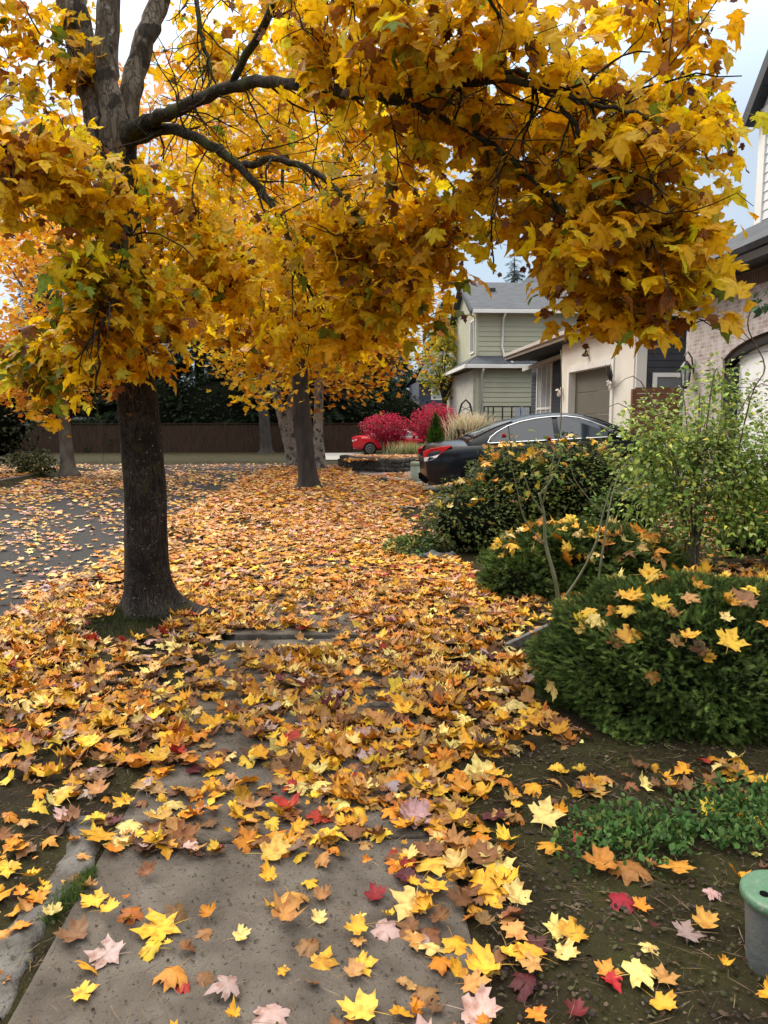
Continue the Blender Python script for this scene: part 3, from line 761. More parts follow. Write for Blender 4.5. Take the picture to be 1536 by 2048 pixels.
heroes = [   # px, py, width px, tip direction in degrees (0 right, 90 away), colour, short name, label
    (320, 1855, 108, 200, YEL, 'big yellow slab leaf', 'large bright yellow maple leaf lying alone on the bare grey slab'),
    (482, 1872, 46, 30, PALE, 'stalked pale leaf', 'small pale yellow leaf with a long stalk on the open slab'),
    (645, 1925, 66, 70, (0.66, 0.36, 0.03), 'tilted golden leaf', 'golden yellow leaf tilted up from the middle of the near slab'),
    (565, 1942, 32, 0, GOLD, 'tiny gold leaf', 'tiny gold leaf lying on open concrete, smallest on the near slab'),
    (625, 1968, 40, 270, (0.22, 0.12, 0.05), 'round brown leaf', 'small rounded brown leaf just below the tilted golden leaf'),
    (545, 2026, 92, 85, MAU, 'mauve leaf', 'pale mauve upturned maple leaf at the bottom edge of the slab'),
    (165, 1985, 60, 20, YEL, 'corner yellow leaf', 'bright yellow leaf near the lower corner of the slab by the concrete edging'),
    (350, 1955, 74, 250, (0.5, 0.21, 0.03), 'orange leaf over red', 'arched orange leaf resting over a small red leaf on the slab'),
    (368, 1968, 44, 230, RED, 'small red leaf', 'small red leaf half hidden under an arched orange leaf'),
    (408, 1952, 60, 40, (0.2, 0.1, 0.04), 'crumpled brown leaf', 'crumpled brown leaf beside the arched orange one on the slab'),
    (583, 1800, 64, 300, (0.55, 0.28, 0.06), 'ochre arched leaf', 'ochre leaf arched over the slab with its points down'),
    (638, 1838, 44, 60, PALE, 'cream leaf', 'small cream leaf lying flat on bare concrete'),
    (190, 1800, 62, 160, YEL, 'yellow leaf by moss', 'bright yellow leaf next to the green moss clump'),
    (218, 1830, 48, 20, YEL, 'second yellow leaf', 'smaller yellow leaf overlapping a rust leaf near the moss'),
    (262, 1826, 66, 210, (0.36, 0.11, 0.02), 'rust leaf', 'rust orange leaf between two yellow leaves on the slab'),
    (215, 1908, 84, 180, (0.46, 0.33, 0.30), 'grey pink leaf', 'grey pink leaf lying face down by the slab edge'),
    (150, 1868, 76, 200, (0.2, 0.1, 0.045), 'dull brown leaf', 'dull brown leaf at the sidewalk edge below the moss'),
    (258, 1652, 66, 30, PALE, 'pale leaf at the joint', 'large pale yellow leaf lying just above the slab joint'),
    (548, 1706, 84, 10, (0.62, 0.4, 0.08), 'flat tan-yellow leaf', 'wide tan yellow leaf lying flat below the slab joint'),
    (750, 1792, 60, 30, (0.22, 0.015, 0.02), 'dark red leaf', 'dark red maple leaf in the drift on the soil side of the slab'),
    (770, 1858, 84, 330, MAU, 'mauve drift leaf', 'greyish mauve maple leaf at the drift edge on the slab'),
    (725, 1930, 64, 10, YEL, 'yellow drift leaf', 'bright yellow leaf at the edge of the drift and open slab'),
    (722, 2022, 100, 170, (0.74, 0.5, 0.08), 'wide yellow leaf', 'very wide light yellow leaf at the bottom of the photo'),
    (868, 1735, 88, 60, (0.68, 0.4, 0.05), 'golden drift leaf', 'large golden leaf on top of the drift beside the soil'),
    (1000, 1732, 78, 100, PALE, 'pale leaf on soil edge', 'smooth pale yellow leaf where the drift meets bare soil'),
    (1035, 1790, 66, 80, PALE, 'cream soil leaf', 'cream yellow leaf standing at the soil edge of the drift'),
    (1245, 1800, 72, 350, (0.28, 0.012, 0.025), 'crimson leaf', 'crimson leaf with visible veins lying on the mossy soil'),
    (1215, 1942, 60, 60, (0.6, 0.26, 0.04), 'orange red pair', 'orange leaf sitting on a red leaf on the mossy soil'),
    (1222, 1962, 50, 300, (0.42, 0.015, 0.02), 'red folded leaf', 'folded red leaf under an orange leaf on the soil'),
    (1278, 1955, 76, 10, (0.75, 0.6, 0.18), 'lemon leaf', 'lemon yellow spiky leaf lying on straw covered soil'),
    (1330, 1955, 60, 80, TAN, 'tan soil leaf', 'tan five pointed leaf beside the lemon leaf on soil'),
    (1325, 2008, 60, 310, (0.62, 0.34, 0.03), 'gold soil leaf', 'golden leaf with curled tips at the bottom of the soil patch'),
    (1152, 1868, 76, 20, (0.6, 0.32, 0.03), 'deep gold leaf', 'deep gold leaf folded along its middle on the soil'),
    (1115, 1858, 70, 20, (0.74, 0.58, 0.16), 'light yellow pointed leaf', 'light yellow pointed leaf beside the deep gold one'),
    (1130, 1908, 60, 340, PALE, 'buff leaf', 'buff yellow leaf lying on soil below the deep gold leaf'),
    (1300, 1893, 46, 80, PALE, 'small cream soil leaf', 'small cream leaf alone on the open mossy soil'),
    (1355, 1745, 72, 250, (0.58, 0.26, 0.03), 'orange stalked leaf', 'orange leaf with a long stalk below the ground cover'),
    (1203, 1735, 84, 180, (0.45, 0.18, 0.025), 'rust curled leaf', 'rust coloured curled leaf at the lower rim of the ground cover'),
    (1258, 1738, 92, 240, (0.3, 0.13, 0.03), 'brown hooded leaf', 'big brown leaf curled like a hood under the ground cover'),
    (1375, 1866, 64, 60, (0.30, 0.21, 0.19), 'mauve oval leaf', 'dull mauve oval leaf on soil near the green lidded box'),
    (1410, 1845, 62, 20, (0.56, 0.29, 0.05), 'orange leaf by box', 'orange leaf nearest to the green lidded box'),
    (1425, 1785, 40, 10, (0.5, 0.3, 0.29), 'pink sliver leaf', 'small pink leaf lying just beside the green lidded box'),
    (1075, 1892, 62, 40, (0.08, 0.02, 0.02), 'maroon soil leaf', 'dark maroon brown leaf at the drift edge on the soil'),
    (1155, 2022, 56, 60, (0.13, 0.01, 0.015), 'dark red bottom leaf', 'dark red leaf at the very bottom of the soil patch'),
    (1100, 1700, 60, 120, (0.58, 0.28, 0.02), 'orange leaf on ground cover', 'orange leaf resting on the tip of the green ground cover'),
    (1090, 1640, 78, 60, PALE, 'pale pointed leaf', 'pale pointed leaf leaning between the soil and the ground cover'),
    (955, 2024, 100, 350, (0.54, 0.36, 0.31), 'pink upturned leaf', 'pinkish upturned leaf in the drift at the bottom of the photo'),
    (850, 1985, 70, 260, (0.26, 0.13, 0.045), 'brown drift leaf', 'brown wrinkled leaf in the drift above the pink upturned one'),
    (388, 1540, 50, 20, MAR, 'maroon slab leaf', 'dark maroon leaf lying on the second slab'),
    (355, 1464, 56, 10, (0.34, 0.08, 0.03), 'red rounded leaf', 'rounded red orange leaf among yellow ones left of the second slab'),
]
yewleaves = [
    (1460, 1285, 84, 60, (0.70, 0.42, 0.03), 'broad yellow maple leaf lying flat on the big yew, largest there'),
    (1323, 1213, 62, 60, YEL, 'upright bright yellow leaf caught in the top of the big yew'),
    (1180, 1225, 46, 100, YEL, 'narrow yellow leaf standing on the path side of the big yew top'),
    (1133, 1210, 50, 30, (0.7, 0.45, 0.08), 'yellow leaf on the edge of the big yew beside the grey rose stem'),
    (1108, 1375, 62, 250, PALE, 'pale leaf hanging point down on the path side of the big yew'),
    (1305, 1355, 44, 270, (0.40, 0.16, 0.025), 'brown orange leaf hanging on the front of the big yew'),
    (1262, 1275, 70, 40, (0.55, 0.28, 0.03), 'orange leaf folded in the middle of the big yew top'),
    (1235, 1285, 60, 120, (0.22, 0.09, 0.03), 'brown leaf tucked behind a folded orange leaf on the yew'),
    (1380, 1200, 54, 300, (0.5, 0.26, 0.08), 'tan leaf leaning at the back of the big yew top'),
    (1295, 1152, 60, 20, YEL, 'yellow leaf lying at the far rim of the big yew'),
    (1240, 1156, 36, 80, PALE, 'small cream leaf at the far rim of the big yew'),
    (1492, 1205, 80, 200, (0.26, 0.12, 0.05), 'large brown leaf lying face down at the back of the yew'),
    (1452, 1238, 40, 60, PALE, 'small pale leaf between the brown and broad yellow leaves on yew'),
    (1398, 1300, 56, 190, (0.17, 0.07, 0.035), 'dark brown leaf beside the broad yellow leaf on the yew'),
    (1255, 1222, 56, 110, (0.68, 0.42, 0.05), 'golden leaf upright in the centre of the yew top'),
    (1080, 1330, 44, 280, (0.48, 0.22, 0.03), 'orange leaf clinging to the shaded side of the yew by the path'),
    (1352, 1285, 48, 30, (0.55, 0.3, 0.1), 'tan yellow leaf halfway between the orange and broad yellow ones on yew'),
    (1415, 1318, 44, 0, GOLD, 'ochre leaf just below the broad yellow leaf on the yew'),
    (1345, 1232, 40, 70, TAN, 'tan curled leaf beneath the upright bright yellow one on the yew'),
    (1395, 1165, 44, 20, ORA, 'orange leaf at the far rim of the yew near the rose bush'),
    (1165, 1262, 40, 150, (0.5, 0.3, 0.05), 'ochre leaf lying low on the path side of the yew top'),
]
LEAFM = []
for i, (tv, tt, tint) in enumerate(FLATL):
    me = bpy.data.meshes.new('maple_leaf')
    me.from_pydata(tv.tolist(), [], tt.tolist())
    me.polygons.foreach_set('use_smooth', [True] * len(me.polygons))
    a = me.attributes.new('col', 'FLOAT_COLOR', 'POINT')
    c4 = np.ones((len(tv), 4), np.float32); c4[:, :3] = tint[:, None]
    a.data.foreach_set('color', c4.ravel())
    me.materials.append(M['oneleaf'])
    LEAFM.append(me)
STREET = Matrix.Rotation(TH, 3, 'Z')
def single_leaf(p, ydir, up, size, color, k, label, group):
    o = bpy.data.objects.new('maple_leaf', LEAFM[k])
    COL.objects.link(o)
    y = Vector(ydir).normalized(); x = y.cross(Vector(up)).normalized(); z = x.cross(y)
    m3 = STREET @ Matrix((x, y, z)).transposed()
    m = m3.to_4x4()
    m.translation = STREET @ Vector(p)
    o.matrix_world = m @ Matrix.Scale(size, 4)
    o.color = (*color, 1)
    tag(o, label, 'fallen leaf', group)
    return o
hero_pts = []
for i, (hx, hy, w, ang, c, short, lab) in enumerate(heroes):
    p = gp(hx, hy, 0.02)
    for _ in range(3): p = gp(hx, hy, float(surf(p.x, p.y)) + 0.007)
    p.z = float(surf(p.x, p.y)) + 0.007 + (0.02 if 'on top' in lab or 'over' in lab else 0.0)
    if 1150 < hx < 1420 and hy < 1700: p.z += 0.05
    d = math.hypot(p.x, p.y) * math.cos(PITCH) + (CZ - p.z) * math.sin(PITCH)
    a = R(ang)
    k = 1 if 'flat' in lab else (8 if 'fold' in lab else (4 if 'arch' in lab or 'hood' in lab else (9 if 'crumpled' in lab else (1 if 'curl' in lab else i % 3))))
    tilt = 0.5 if ('tilted' in lab or 'stand' in lab or 'lean' in lab) else 0.12
    u = Vector((random.gauss(0, 0.12), -tilt + random.gauss(0, 0.08), 1))
    sz = w / F * d / 1.22
    yd = Vector((math.cos(a), math.sin(a), 0.05 + (0.5 if tilt > 0.3 else 0)))
    ctr = p - yd.normalized() * sz * 0.3
    single_leaf(ctr, yd, u, sz, c, k, lab, 'fallen maple leaves')
    hero_pts.append((p.x, p.y, short))
def yew_hit(px_, py_, E=YEW, grow=1.03):
    x, y, z = cam_ray(px_, py_)
    dx, dy, dz = (x * math.cos(TH) + y * math.sin(TH), -x * math.sin(TH) + y * math.cos(TH), z)
    o = np.array([-E[0], -E[1], CZ - E[2]]) / np.array(E[3:]); d = np.array([dx, dy, dz]) / np.array(E[3:])
    A = d @ d; B = 2 * o @ d; C = o @ o - grow ** 2
    disc = B * B - 4 * A * C
    if disc < 0: return None, None
    k = (-B - math.sqrt(disc)) / (2 * A)
    p = Vector((dx * k, dy * k, CZ + dz * k))
    n = Vector(((p.x - E[0]) / E[3] ** 2, (p.y - E[1]) / E[4] ** 2, (p.z - E[2]) / E[5] ** 2)).normalized()
    return p, n
for i, (hx, hy, w, ang, c, lab) in enumerate(yewleaves):
    p, n = yew_hit(hx, hy)
    if p is None: p = at(hx, hy, YEW[1] + 0.3); n = Vector((0, -0.3, 1))
    a = R(ang)
    up_ = (n * 0.6 + Vector((0, -0.5, 0.7))).normalized() if 'hang' not in lab and 'cling' not in lab else n
    yd = Vector((math.cos(a), 0.25 * math.sin(a), math.sin(a)))
    yd = (yd - up_ * yd.dot(up_)).normalized()
    sz = w * 0.78 / F * p.y / 1.05
    single_leaf(p + n * 0.01 - yd * sz * 0.3, yd, up_, sz, c, (8 if 'fold' in lab else (9 if 'curl' in lab else i % 4)), lab, 'maple leaves caught on the big yew')

NONE = 300 - len(heroes) - len(yewleaves)
chosen = [i for i in order if all((s[i] - h[0]) ** 2 + (t[i] - h[1]) ** 2 > 0.055 ** 2 for h in hero_pts)][:NONE]
used_labels = {}
DIRW = ['on the yard side of', 'beyond', 'roadward of', 'in front of']
for n_, i in enumerate(chosen):
    c = col[i]
    ci = int(np.argmin([np.sum((np.log(np.array(v)) - np.log(c)) ** 2) for v in CV]))
    sizew = 'small' if size[i] < 0.066 else ('large' if size[i] > 0.094 else '')
    k = int(rng.integers(0, 10))
    shape = ['flat', 'cupped', 'arched', 'creased', 'wavy', 'curled', 'bent', 'folded', 'folded', 'crumpled'][k]
    dd = [((s[i] - h[0]) ** 2 + (t[i] - h[1]) ** 2, h) for h in hero_pts]
    dist, h = min(dd, key=lambda q: q[0])
    dx, dy = s[i] - h[0], t[i] - h[1]
    rel = DIRW[0] if dx > abs(dy) else (DIRW[2] if -dx > abs(dy) else (DIRW[1] if dy > 0 else DIRW[3]))
    far_ = '' if dist < 0.18 ** 2 else ('well ' if dist < 0.45 ** 2 else 'far ')
    if rel == DIRW[0] or rel == DIRW[2]: sizew = sizew if len(h[2].split()) < 4 else ''
    lab = ' '.join(f'{sizew} {shape} {CN[ci]} leaf {far_}{rel} the {h[2]}'.split())
    used_labels.setdefault(lab, []).append(1)
    yd = ydir[i]; uu = up[i]
    single_leaf((pos[i][0], pos[i][1], pos[i][2] + 0.004), yd, uu, size[i], c, k, lab, 'fallen maple leaves')
rest = np.ones(N, bool); rest[chosen] = False
lod = np.where(dep < 3.4, 0, np.where(dep < 7, 1, np.where(dep < 13, 2, 3)))
for h in hero_pts:               # room round the placed leaves
    rest &= ~((((s - h[0]) ** 2 + (t - h[1]) ** 2) < 0.04 ** 2))
TM = FLATL + MIDL + FARL + TINYL
offs = [0, len(FLATL), len(FLATL) + len(MIDL), len(FLATL) + len(MIDL) + len(FARL)]
idx = np.zeros(N, int)
for L_, lst in enumerate([FLATL, MIDL, FARL, TINYL]):
    sel = lod == L_
    idx[sel] = offs[L_] + rng.integers(0, len(lst), int(sel.sum()))
o = scatter('fallen_leaves', TM, pos[rest], ydir[rest], up[rest], size[rest], col[rest], M['litter'], None, True, idx[rest])
tag(o, 'thick litter of yellow, orange and brown maple leaves over path, verge and road', 'leaf litter', kind='stuff')

# dry fir needles and straw lying on slab and soil
n = 1500
ss_ = np.concatenate([rng.uniform(0.45, 2.2, n), rng.uniform(-1.0, 0.4, 1300), rng.uniform(-2.4, -0.9, 600)]); tt_ = np.concatenate([rng.uniform(1.6, 3.3, n), rng.uniform(1.6, 4.0, 1300), rng.uniform(1.8, 4.5, 600)])
n = len(ss_)
sv = (np.array([(-0.011, 0, 0), (0.011, 0, 0), (0.05, 0.5, 0.02), (0.02, 1, 0.0), (0.025, 0.5, 0.03)], float), np.array([(0, 1, 2), (0, 2, 4), (4, 2, 3)]), np.ones(5))
yd = hv(n); yd[:, 2] = rng.normal(0.05, 0.10, n)
o = scatter('dry_straw', [sv], np.column_stack([ss_, tt_, surf(ss_, tt_) + 0.008]), yd, np.tile([0, 0, 1.0], (n, 1)) + jit(n, 0.2), rng.uniform(0.025, 0.085, n), pick(n, [(0.15, 0.10, 0.05), (0.27, 0.20, 0.12), (0.08, 0.05, 0.03)], [5, 2, 5]), M['litter'])
tag(o, 'dry needles and straw scattered over slab and soil', 'straw', kind='stuff')

n = 5200
ss_ = np.concatenate([rng.uniform(0.4, 2.4, n), rng.uniform(-0.9, 0.4, 1500), rng.uniform(-2.5, -0.9, 1500)]); tt_ = np.concatenate([rng.uniform(1.5, 3.4, n), rng.uniform(1.5, 5.3, 1500), rng.uniform(1.5, 5.0, 1500)])
n = len(ss_)
cv_ = (np.array([(-0.3, 0, 0), (0.25, 0.1, 0.05), (0.35, 0.7, 0.12), (-0.1, 1, 0.02), (-0.4, 0.5, 0.1), (0, 0.5, 0.25)], float), np.array([(0, 1, 5), (1, 2, 5), (2, 3, 5), (3, 4, 5), (4, 0, 5)]), np.array([.8, .9, 1, 1.1, .9, 1.2]))
yd = hv(n); yd[:, 2] = rng.normal(0, 0.2, n)
o = scatter('mulch_bits', [cv_], np.column_stack([ss_, tt_, surf(ss_, tt_) + 0.001]), yd, np.array([0, 0, 1.0]) + jit(n, 0.35), rng.uniform(0.004, 0.022, n) * np.where((ss_ > -0.9) & (ss_ < 0.4), 0.6, 1), pick(n, [(0.045, 0.028, 0.017), (0.08, 0.055, 0.033), (0.018, 0.013, 0.010), (0.12, 0.085, 0.05), (0.05, 0.054, 0.016)], [5, 3, 5, 1, 4], 0.2), M['litter'])
tag(o, 'crumbs of bark mulch, dirt and moss over soil and slab', 'mulch', kind='stuff')

# ------------------------------------------------------------------ trees
def smooth_path(pts, rad, k=5):
    pts = [Vector(p) for p in pts]; o = []; ro = []
    for i in range(len(pts) - 1):
        p0 = pts[max(i - 1, 0)]; p1 = pts[i]; p2 = pts[i + 1]; p3 = pts[min(i + 2, len(pts) - 1)]
        for j in range(k):
            u = j / k
            o.append(0.5 * ((2 * p1) + (p2 - p0) * u + (2 * p0 - 5 * p1 + 4 * p2 - p3) * u * u + (3 * p1 - p0 - 3 * p2 + p3) * u ** 3))
            ro.append(rad[i] * (1 - u) + rad[i + 1] * u)
    o.append(pts[-1]); ro.append(rad[-1])
    return o, ro

def flared_trunk(path, rad, ctr, roots, n=26, amp=0.5, h=0.13):
    """tapering trunk whose foot spreads into roots; roots: (angle, strength)"""
    mb = MB(); vs = []; fs = []
    z0 = ctr.z
    for i, (p, r) in enumerate(zip(path, rad)):
        e = math.exp(-max(p.z - z0, 0) / h)
        for k in range(n):
            a = 2 * math.pi * k / n
            q = r * (1 + 0.05 * math.sin(3 * a + p.z * 2) + 0.03 * math.sin(7 * a + p.z * 5) + random.uniform(-0.012, 0.012)) + r * amp * 0.35 * e
            for ra, rs in roots:
                da = (a - ra + math.pi) % (2 * math.pi) - math.pi
                q += r * rs * math.exp(-max(p.z - z0, 0) / (h * 0.7)) * math.exp(-(da / 0.36) ** 2)
            vs.append((p.x + q * math.cos(a), p.y + q * math.sin(a), p.z))
    m = len(path)
    for i in range(m - 1):
        for k in range(n):
            fs.append((i * n + k, i * n + (k + 1) % n, (i + 1) * n + (k + 1) % n, (i + 1) * n + k))
    fs.append(tuple((m - 1) * n + k for k in range(n)))
    return mb.add(vs, fs)

def twig_mesh(curves, parent, m, name='twigs'):
    """curves: list of 4-point paths with start radius; 3-sided tubes"""
    co = []; tr = []; b = 0
    for pts, r in curves:
        pts = np.asarray(pts); n = len(pts)
        d = np.gradient(pts, axis=0); d = nrm(d)
        u = nrm(np.cross(d, np.array([0.3, 0.2, 0.93]))); w = np.cross(d, u)
        rr = np.linspace(r, r * 0.4, n)[:, None]
        ring = [pts + rr * (math.cos(a) * u + math.sin(a) * w) for a in (0, 2.094, 4.189)]
        co.append(np.stack(ring, 1).reshape(-1, 3))
        for i in range(n - 1):
            for k in range(3):
                a0 = b + i * 3 + k; a1 = b + i * 3 + (k + 1) % 3
                tr += [(a0, a1, a1 + 3), (a0, a1 + 3, a0 + 3)]
        b += 3 * n
    o = np_mesh(name, np.concatenate(co), np.array(tr), None, m, parent)
    o['kind'] = 'stuff'
    return o

def grow(centres, nodes_, r0=0.010):
    """join every leaf cluster to the nearest wood already grown"""
    nodes_ = [np.asarray(q, float) for q in nodes_]
    A = np.array(nodes_)
    d0 = np.array([np.min(np.sum((A - c) ** 2, 1)) for c in centres])
    cur = []
    for i in np.argsort(d0):
        c = centres[i]
        w = c - A
        dist = np.sqrt(np.sum(w ** 2, 1)) - 0.15 * np.clip(w[:, 2], -1, 1)
        j = int(np.argmin(dist)); a = A[j]; L = np.linalg.norm(c - a)
        kk = np.linspace(0, 1, 6)[:, None]
        pts = a + (c - a) * kk
        pts[1:-1] += rng.normal(0, 0.05 * L, (4, 3))
        pts[:, 2] += 0.12 * L * np.sin(math.pi * kk[:, 0])
        cur.append((pts, min(r0, 0.0035 + 0.010 * L)))
        A = np.vstack([A, pts[2:]])
    return cur

# --- foreground maple
mt = thing('maple_tree', 'big yellow maple with a thick dark trunk on the verge beside the sidewalk', 'tree', (-1.52, 5.9, 0.04))
tp = [at(x, y, 5.9) for x, y in [(296, 1262), (294, 1235), (293, 1205), (292, 1150), (291, 1080), (290, 1000), (284, 900), (276, 800), (266, 680), (254, 550), (242, 430), (232, 330), (229, 255)]]
tr_ = [q * 0.95 for q in (0.19, 0.185, 0.18, 0.172, 0.168, 0.165, 0.157, 0.152, 0.148, 0.144, 0.143, 0.148, 0.155)]
tpp, trr = smooth_path(tp, tr_, 4)
flared_trunk(tpp, trr, Vector((-1.52, 5.9, 0.06)), [(-0.12, 2.5), (2.7, 0.6), (-1.9, 0.45), (1.2, 0.7), (-0.9, 0.5)], amp=0.25).build('trunk', M['bark_lead'], mt, True)
limbs = {
    'stem_a': ([(228, 330, 5.9), (196, 215, 5.95), (166, 110, 6.0), (142, -10, 6.05), (125, -170, 6.1), (60, -420, 6.2)], [0.12, 0.118, 0.112, 0.105, 0.09, 0.05]),
    'stem_b': ([(230, 320, 5.85), (226, 240, 5.8), (214, 140, 5.8), (218, -10, 5.8), (230, -180, 5.75), (260, -420, 5.7)], [0.10, 0.095, 0.088, 0.084, 0.07, 0.04]),
    'stem_c': ([(238, 320, 5.9), (254, 220, 6.0), (284, 95, 6.1), (322, -10, 6.2), (370, -170, 6.3), (470, -380, 6.4)], [0.10, 0.088, 0.082, 0.078, 0.065, 0.04]),
    'limb_up': ([(240, 300, 5.85), (262, 262, 5.75), (320, 235, 5.6), (385, 205, 5.4), (465, 172, 5.1), (550, 165, 4.8), (640, 178, 4.5), (740, 190, 4.2), (850, 180, 4.0), (980, 160, 3.8), (1090, 175, 3.65), (1200, 215, 3.6), (1310, 230, 3.6)], [0.075, 0.062, 0.054, 0.048, 0.043, 0.039, 0.035, 0.031, 0.027, 0.022, 0.017, 0.012, 0.008]),
    'limb_down': ([(240, 300, 5.9), (285, 270, 5.8), (345, 258, 5.65), (420, 290, 5.5), (490, 345, 5.4), (540, 405, 5.35), (575, 470, 5.3), (600, 545, 5.3), (640, 610, 5.3)], [0.065, 0.055, 0.045, 0.038, 0.033, 0.028, 0.022, 0.014, 0.007]),
    'fork_down': ([(480, 332, 5.42), (545, 318, 5.3), (600, 330, 5.2), (655, 362, 5.1), (715, 425, 5.0), (770, 490, 4.9), (830, 560, 4.85)], [0.03, 0.026, 0.023, 0.02, 0.016, 0.011, 0.006]),
    'fork_right': ([(740, 190, 4.2), (800, 205, 4.15), (870, 228, 4.1), (970, 282, 4.0), (1050, 345, 3.95), (1110, 405, 3.9), (1160, 480, 3.85), (1240, 560, 3.8)], [0.03, 0.025, 0.021, 0.019, 0.017, 0.015, 0.010, 0.005]),
    'fork_far_right': ([(980, 160, 3.8), (1052, 152, 3.75), (1118, 205, 3.7), (1170, 285, 3.7), (1225, 362, 3.7), (1300, 440, 3.7)], [0.022, 0.018, 0.016, 0.014, 0.011, 0.005]),
    'hanging': ([(316, -10, 6.2), (385, -20, 6.0), (400, 60, 5.9), (415, 110, 5.85), (430, 175, 5.8)], [0.03, 0.022, 0.02, 0.016, 0.008]),
    'left_low': ([(225, 330, 5.85), (170, 350, 5.5), (95, 350, 5.1), (20, 300, 4.8), (-80, 280, 4.6), (-200, 300, 4.4)], [0.05, 0.042, 0.036, 0.03, 0.022, 0.01]),
    'front_low': ([(240, 420, 5.8), (230, 400, 5.4), (250, 480, 5.0), (240, 560, 4.9), (210, 640, 4.8), (150, 720, 4.8)], [0.04, 0.032, 0.025, 0.02, 0.014, 0.006]),
    'front_over': ([(465, 172, 5.1), (520, 60, 4.8), (600, -60, 4.3), (720, -100, 3.8), (900, -60, 3.4), (1080, -20, 3.3)], [0.03, 0.028, 0.026, 0.024, 0.018, 0.008]),
}
anch = []
for nm, (pts, rad) in limbs.items():
    p, r = smooth_path([at(x, y, d) for x, y, d in pts], rad, 5)
    p = [q + Vector((random.gauss(0, 0.006), random.gauss(0, 0.01), random.gauss(0, 0.006))) if 0 < i < len(p) - 1 else q for i, q in enumerate(p)]
    big = nm.startswith('stem')
    r = [q * (0.95 if nm.startswith('stem') else 0.84) for q in r]
    MB().tube(p, r, 12 if r[0] > 0.06 else 8, True, 0.07).build('stem' if big else 'branch', M['bark_stem'] if big else M['bark_limb'], mt, True)
    if not big: anch += [tuple(q) for q in p[4:]]
    else: anch += [tuple(q) for q in p[12:]]
blobs = [  # px, py, distance, rx px, ry px, depth m, clusters, kind
    (95, 340, 4.8, 190, 120, 0.45, 60, 0), (40, 130, 5.9, 130, 120, 0.6, 26, 0), (250, 650, 5.3, 145, 105, 0.35, 60, 0), (300, 480, 6.1, 180, 110, 0.3, 48, 0),
    (110, 735, 5.6, 110, 55, 0.4, 30, 1), (200, 560, 5.0, 110, 80, 0.4, 22, 2), (510, 610, 6.0, 190, 110, 0.5, 70, 0), (640, 330, 6.5, 230, 160, 0.5, 40, 0), (760, 80, 4.2, 250, 110, 0.6, 54, 0),
    (1000, 95, 3.9, 220, 110, 0.6, 46, 0), (900, 330, 4.7, 200, 150, 0.4, 38, 0), (800, 560, 5.0, 150, 120, 0.5, 60, 0), (1110, 270, 4.3, 150, 140, 0.4, 30, 0), (640, 470, 5.0, 110, 90, 0.3, 18, 0),
    (1290, 320, 3.85, 105, 130, 0.4, 34, 0), (1225, 520, 3.85, 150, 80, 0.45, 44, 0), (1385, 205, 4.0, 60, 55, 0.3, 10, 0), (1280, 20, 4.2, 100, 40, 0.4, 10, 0), (560, 100, 6.3, 170, 100, 0.6, 24, 0),
    (420, 200, 6.6, 120, 120, 0.5, 7, 0), (1345, 470, 3.8, 65, 85, 0.3, 24, 0), (690, 680, 5.4, 110, 40, 0.35, 14, 0), (1050, 420, 4.2, 110, 60, 0.35, 18, 0), (1290, 625, 3.8, 80, 28, 0.25, 14, 0),
    (1160, 600, 3.9, 45, 20, 0.2, 5, 0), (1420, 40, 4.0, 50, 20, 0.2, 4, 0), (1440, 250, 3.9, 40, 40, 0.2, 5, 0)]
cen = []; gk = []
for (bx, by, d, rx, ry, rt, n, kd) in blobs:
    c = at(bx, by, d)
    v = nrm(rng.normal(0, 1, (n, 3))) * rng.uniform(0.15, 1, (n, 1)) ** 0.5
    cen.append(np.array(c) + v * [rx / F * d, rt, ry / F * d]); gk += [kd] * n
for (c, r, n) in [((-1.2, 5.9, 7.6), (2.8, 2.4, 1.3), 36), ((-3.8, 5.4, 4.9), (1.2, 1.4, 1.2), 40), ((-1.5, 8.0, 5.9), (1.8, 0.9, 1.2), 30)]:
    v = nrm(rng.normal(0, 1, (n, 3))) * rng.uniform(0.2, 1, (n, 1)) ** 0.45
    cen.append(np.array(c) + v * r); gk += [0] * n
cen = np.concatenate(cen); gk = np.array(gk)
near_ok = np.linalg.norm(cen - [0, 0, CZ], axis=1) > 2.5
cen = cen[near_ok]; gk = gk[near_ok]
spray = []
for nm, (pts, rad) in limbs.items():
    if nm.startswith('stem'): continue
    p, r = smooth_path([at(x, y, d) for x, y, d in pts], rad, 5)
    for k in range(6, len(p) - 2, 3):
        for _ in range(2):
            d = np.array(p[k + 1] - p[k - 1]); d /= np.linalg.norm(d)
            v = d * 0.7 + rng.normal(0, 0.55, 3); v /= np.linalg.norm(v)
            L = rng.uniform(0.25, 0.85); q = [np.array(p[k])]
            for j in range(7):
                v = v + rng.normal(0, 0.20, 3) + [0, 0, -0.03]; v /= np.linalg.norm(v)
                q.append(q[-1] + v * L / 7)
            spray.append((np.array(q), rng.uniform(0.005, 0.010)))
            anch += [tuple(w_) for w_ in q[2:]]
            for j in (2, 4, 5):
                v2 = v + rng.normal(0, 0.7, 3); v2 /= np.linalg.norm(v2)
                q2 = [q[j] + v2 * L * 0.09 * i_ + rng.normal(0, 0.008, 3) * i_ for i_ in range(5)]
                spray.append((np.array(q2), 0.0042))
curves = grow(cen, anch)
tips = np.array([c[0][-1] for c in curves]); back = np.array([c[0][-1] - c[0][-3] for c in curves])
